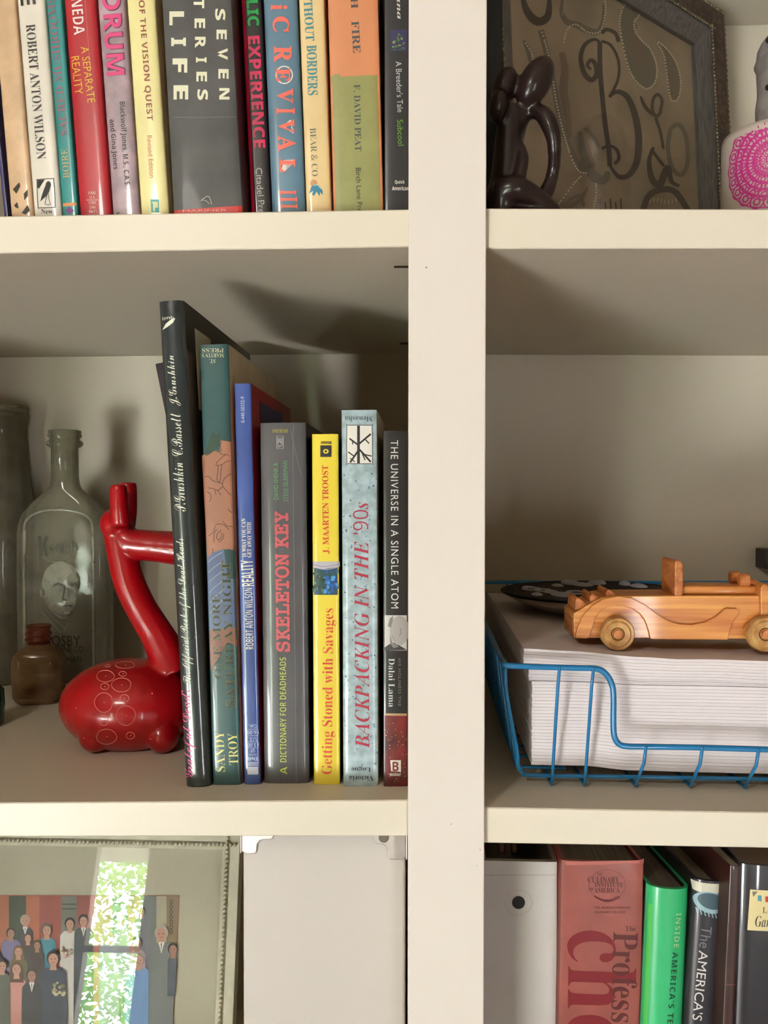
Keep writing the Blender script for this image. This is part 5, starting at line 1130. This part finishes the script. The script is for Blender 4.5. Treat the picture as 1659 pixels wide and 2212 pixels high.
def pp(P): return [cp_(*p) for p in P]
b = MB().prism(pp([(240, 430), (300, 395), (380, 345), (450, 312), (540, 302), (1050, 300), (1600, 300), (1900, 302), (1900, 620), (240, 610)]), .0022, DEP); b.build('car_body', wd_a, car, bevel=.0006)
b = MB(); Ph = pp([(1052, 301), (1052, 250), (1075, 232), (1880, 240), (1895, 301)]); b.prism(Ph, .008, DEP - .006)
b.build('bonnet', wd_b, car, bevel=.0035, segs=3, angle=50)
fen = [(245, 607), (260, 540), (300, 450), (370, 370), (450, 320), (560, 300), (660, 312), (760, 362), (850, 430), (930, 480), (1010, 505), (1100, 510), (1200, 490), (1280, 448), (1330, 402), (1350, 388), (1430, 392), (1455, 410), (1440, 440), (1400, 490), (1380, 550), (1365, 620), (800, 616), (785, 550), (760, 480), (720, 430), (670, 395), (600, 375), (540, 372), (480, 382), (430, 412), (395, 460), (370, 540), (350, 600), (330, 612)]
MB().prism(pp(fen), 0, .0023).build('running_board_fender', wd_b, car, bevel=.0005); MB().prism(pp(fen), DEP - .0001, DEP + .002).build('running_board_fender', wd_b, car)
for x0 in (262, 370, 490):                     # raised teeth across the boot
    y0 = {262: 352, 370: 322, 490: 292}[x0]
    MB().prism(pp([(x0 - 5, y0 + 60), (x0, y0 - 18), (x0 + 14, y0 - 36), (x0 + 78, y0 + 5), (x0 + 78, y0 + 42)]), .006, DEP - .004).build('boot_ridge', wd_e, car, bevel=.0005)
p0, p1 = cp_(986, 300), cp_(1050, 60)
MB().prism([(p0[0], p0[1] - .0006), (p1[0], p0[1] - .0006), (p1[0], p1[1] - .001), (p1[0] - .0014, p1[1] + .0012), (p0[0] + .001, p1[1] + .002), (p0[0], p1[1] + .0006)], .003, DEP - .005).build('windscreen_block', wd_e, car, bevel=.0008)
q0, q1 = cp_(115, 600), cp_(245, 460)
MB().box((q0[0] + .010, .004, q0[1] + .0), (q1[0] + .0005, DEP - .002, q1[1] - .001)).build('bumper', wd_e, car, bevel=.002)
for wx, wy, wr_ in ((545, 565, 36), (1618, 590, 38)):
    for side in (0, 1):
        cx, cz = cp_(wx, wy); R_ = wr_ * (YB + D) / F; cz = R_ - .0001 if side == 0 else R_
        yy = -.0065 if side == 0 else DEP + .0022
        pr = [(.0001, .0012), (.0032, .0012), (.0034, .0030), (.0042, .0010), (R_ * .70, .0002), (R_ * .78, .0012), (R_ * .93, .0006), (R_, .0020), (R_, .0055), (R_ * .95, .0062), (.0001, .0062)]
        w_o = MB().lathe([(r, z) for r, z in pr], seg=40).build('wheel', wd_c, car, angle=35)
        w_o.rotation_euler = (-math.pi / 2, 0, 0) if side == 0 else (-math.pi / 2, 0, 0)
        if side: w_o.rotation_euler = (math.pi / 2, 0, 0); w_o.location = (cx, yy + .0064, cz)
        else: w_o.location = (cx, yy, cz)
        MB().tube([(0, 0, -.0004), (0, 0, .002)], .0028, 18).build('axle_peg', wd_e, w_o, bevel=.0004)
for yy in (.010, .026):
    a0, c0 = cp_(1488, 195), cp_(1560, 192)
    MB().tube([(a0[0], yy, a0[1]), (a0[0] + .0008, yy, a0[1]), (c0[0], yy, c0[1])], [.0030, .0042, .0042], 18).build('headlamp', wd_e, car, bevel=.0008)
    a0 = cp_(1570, 195); MB().tube([(a0[0] - .001, yy, a0[1]), (a0[0] + .010, yy + .002, a0[1] - .004)], .0018, 10).build('lamp_bracket', wd_e, car)
Pg = pp([(1606, 470), (1602, 240), (1616, 212), (1650, 212), (1662, 240), (1662, 470)]); MB().prism(Pg, -.0006, DEP + .0006).build('radiator_band', wd_b, car, bevel=.0006)
ff = pp([(1480, 540), (1500, 500), (1560, 462), (1650, 452), (1760, 480), (1840, 560), (1850, 612), (1800, 612), (1760, 540), (1700, 500), (1600, 490), (1540, 520)])
MB().prism(ff, -.001, .0023).build('front_mudguard', wd_b, car, bevel=.0005)

pbx = at(1651, 1186, .338); pby = at(1651, 1229, .338)
kb_ = thing('black_box', 'small black plastic box on the back panel at the right edge', 'box', V((pbx.x, .336, pby.z)))
MB().box((0, 0, 0), (.04, .0238, pbx.z - pby.z)).build('casing', mat((24, 25, 26), .4), kb_, bevel=.0012)
MB().box((.004, -.0008, .003), (.036, .0002, pbx.z - pby.z - .003)).build('front_plate', mat((38, 40, 42), .5), kb_, bevel=.0003)
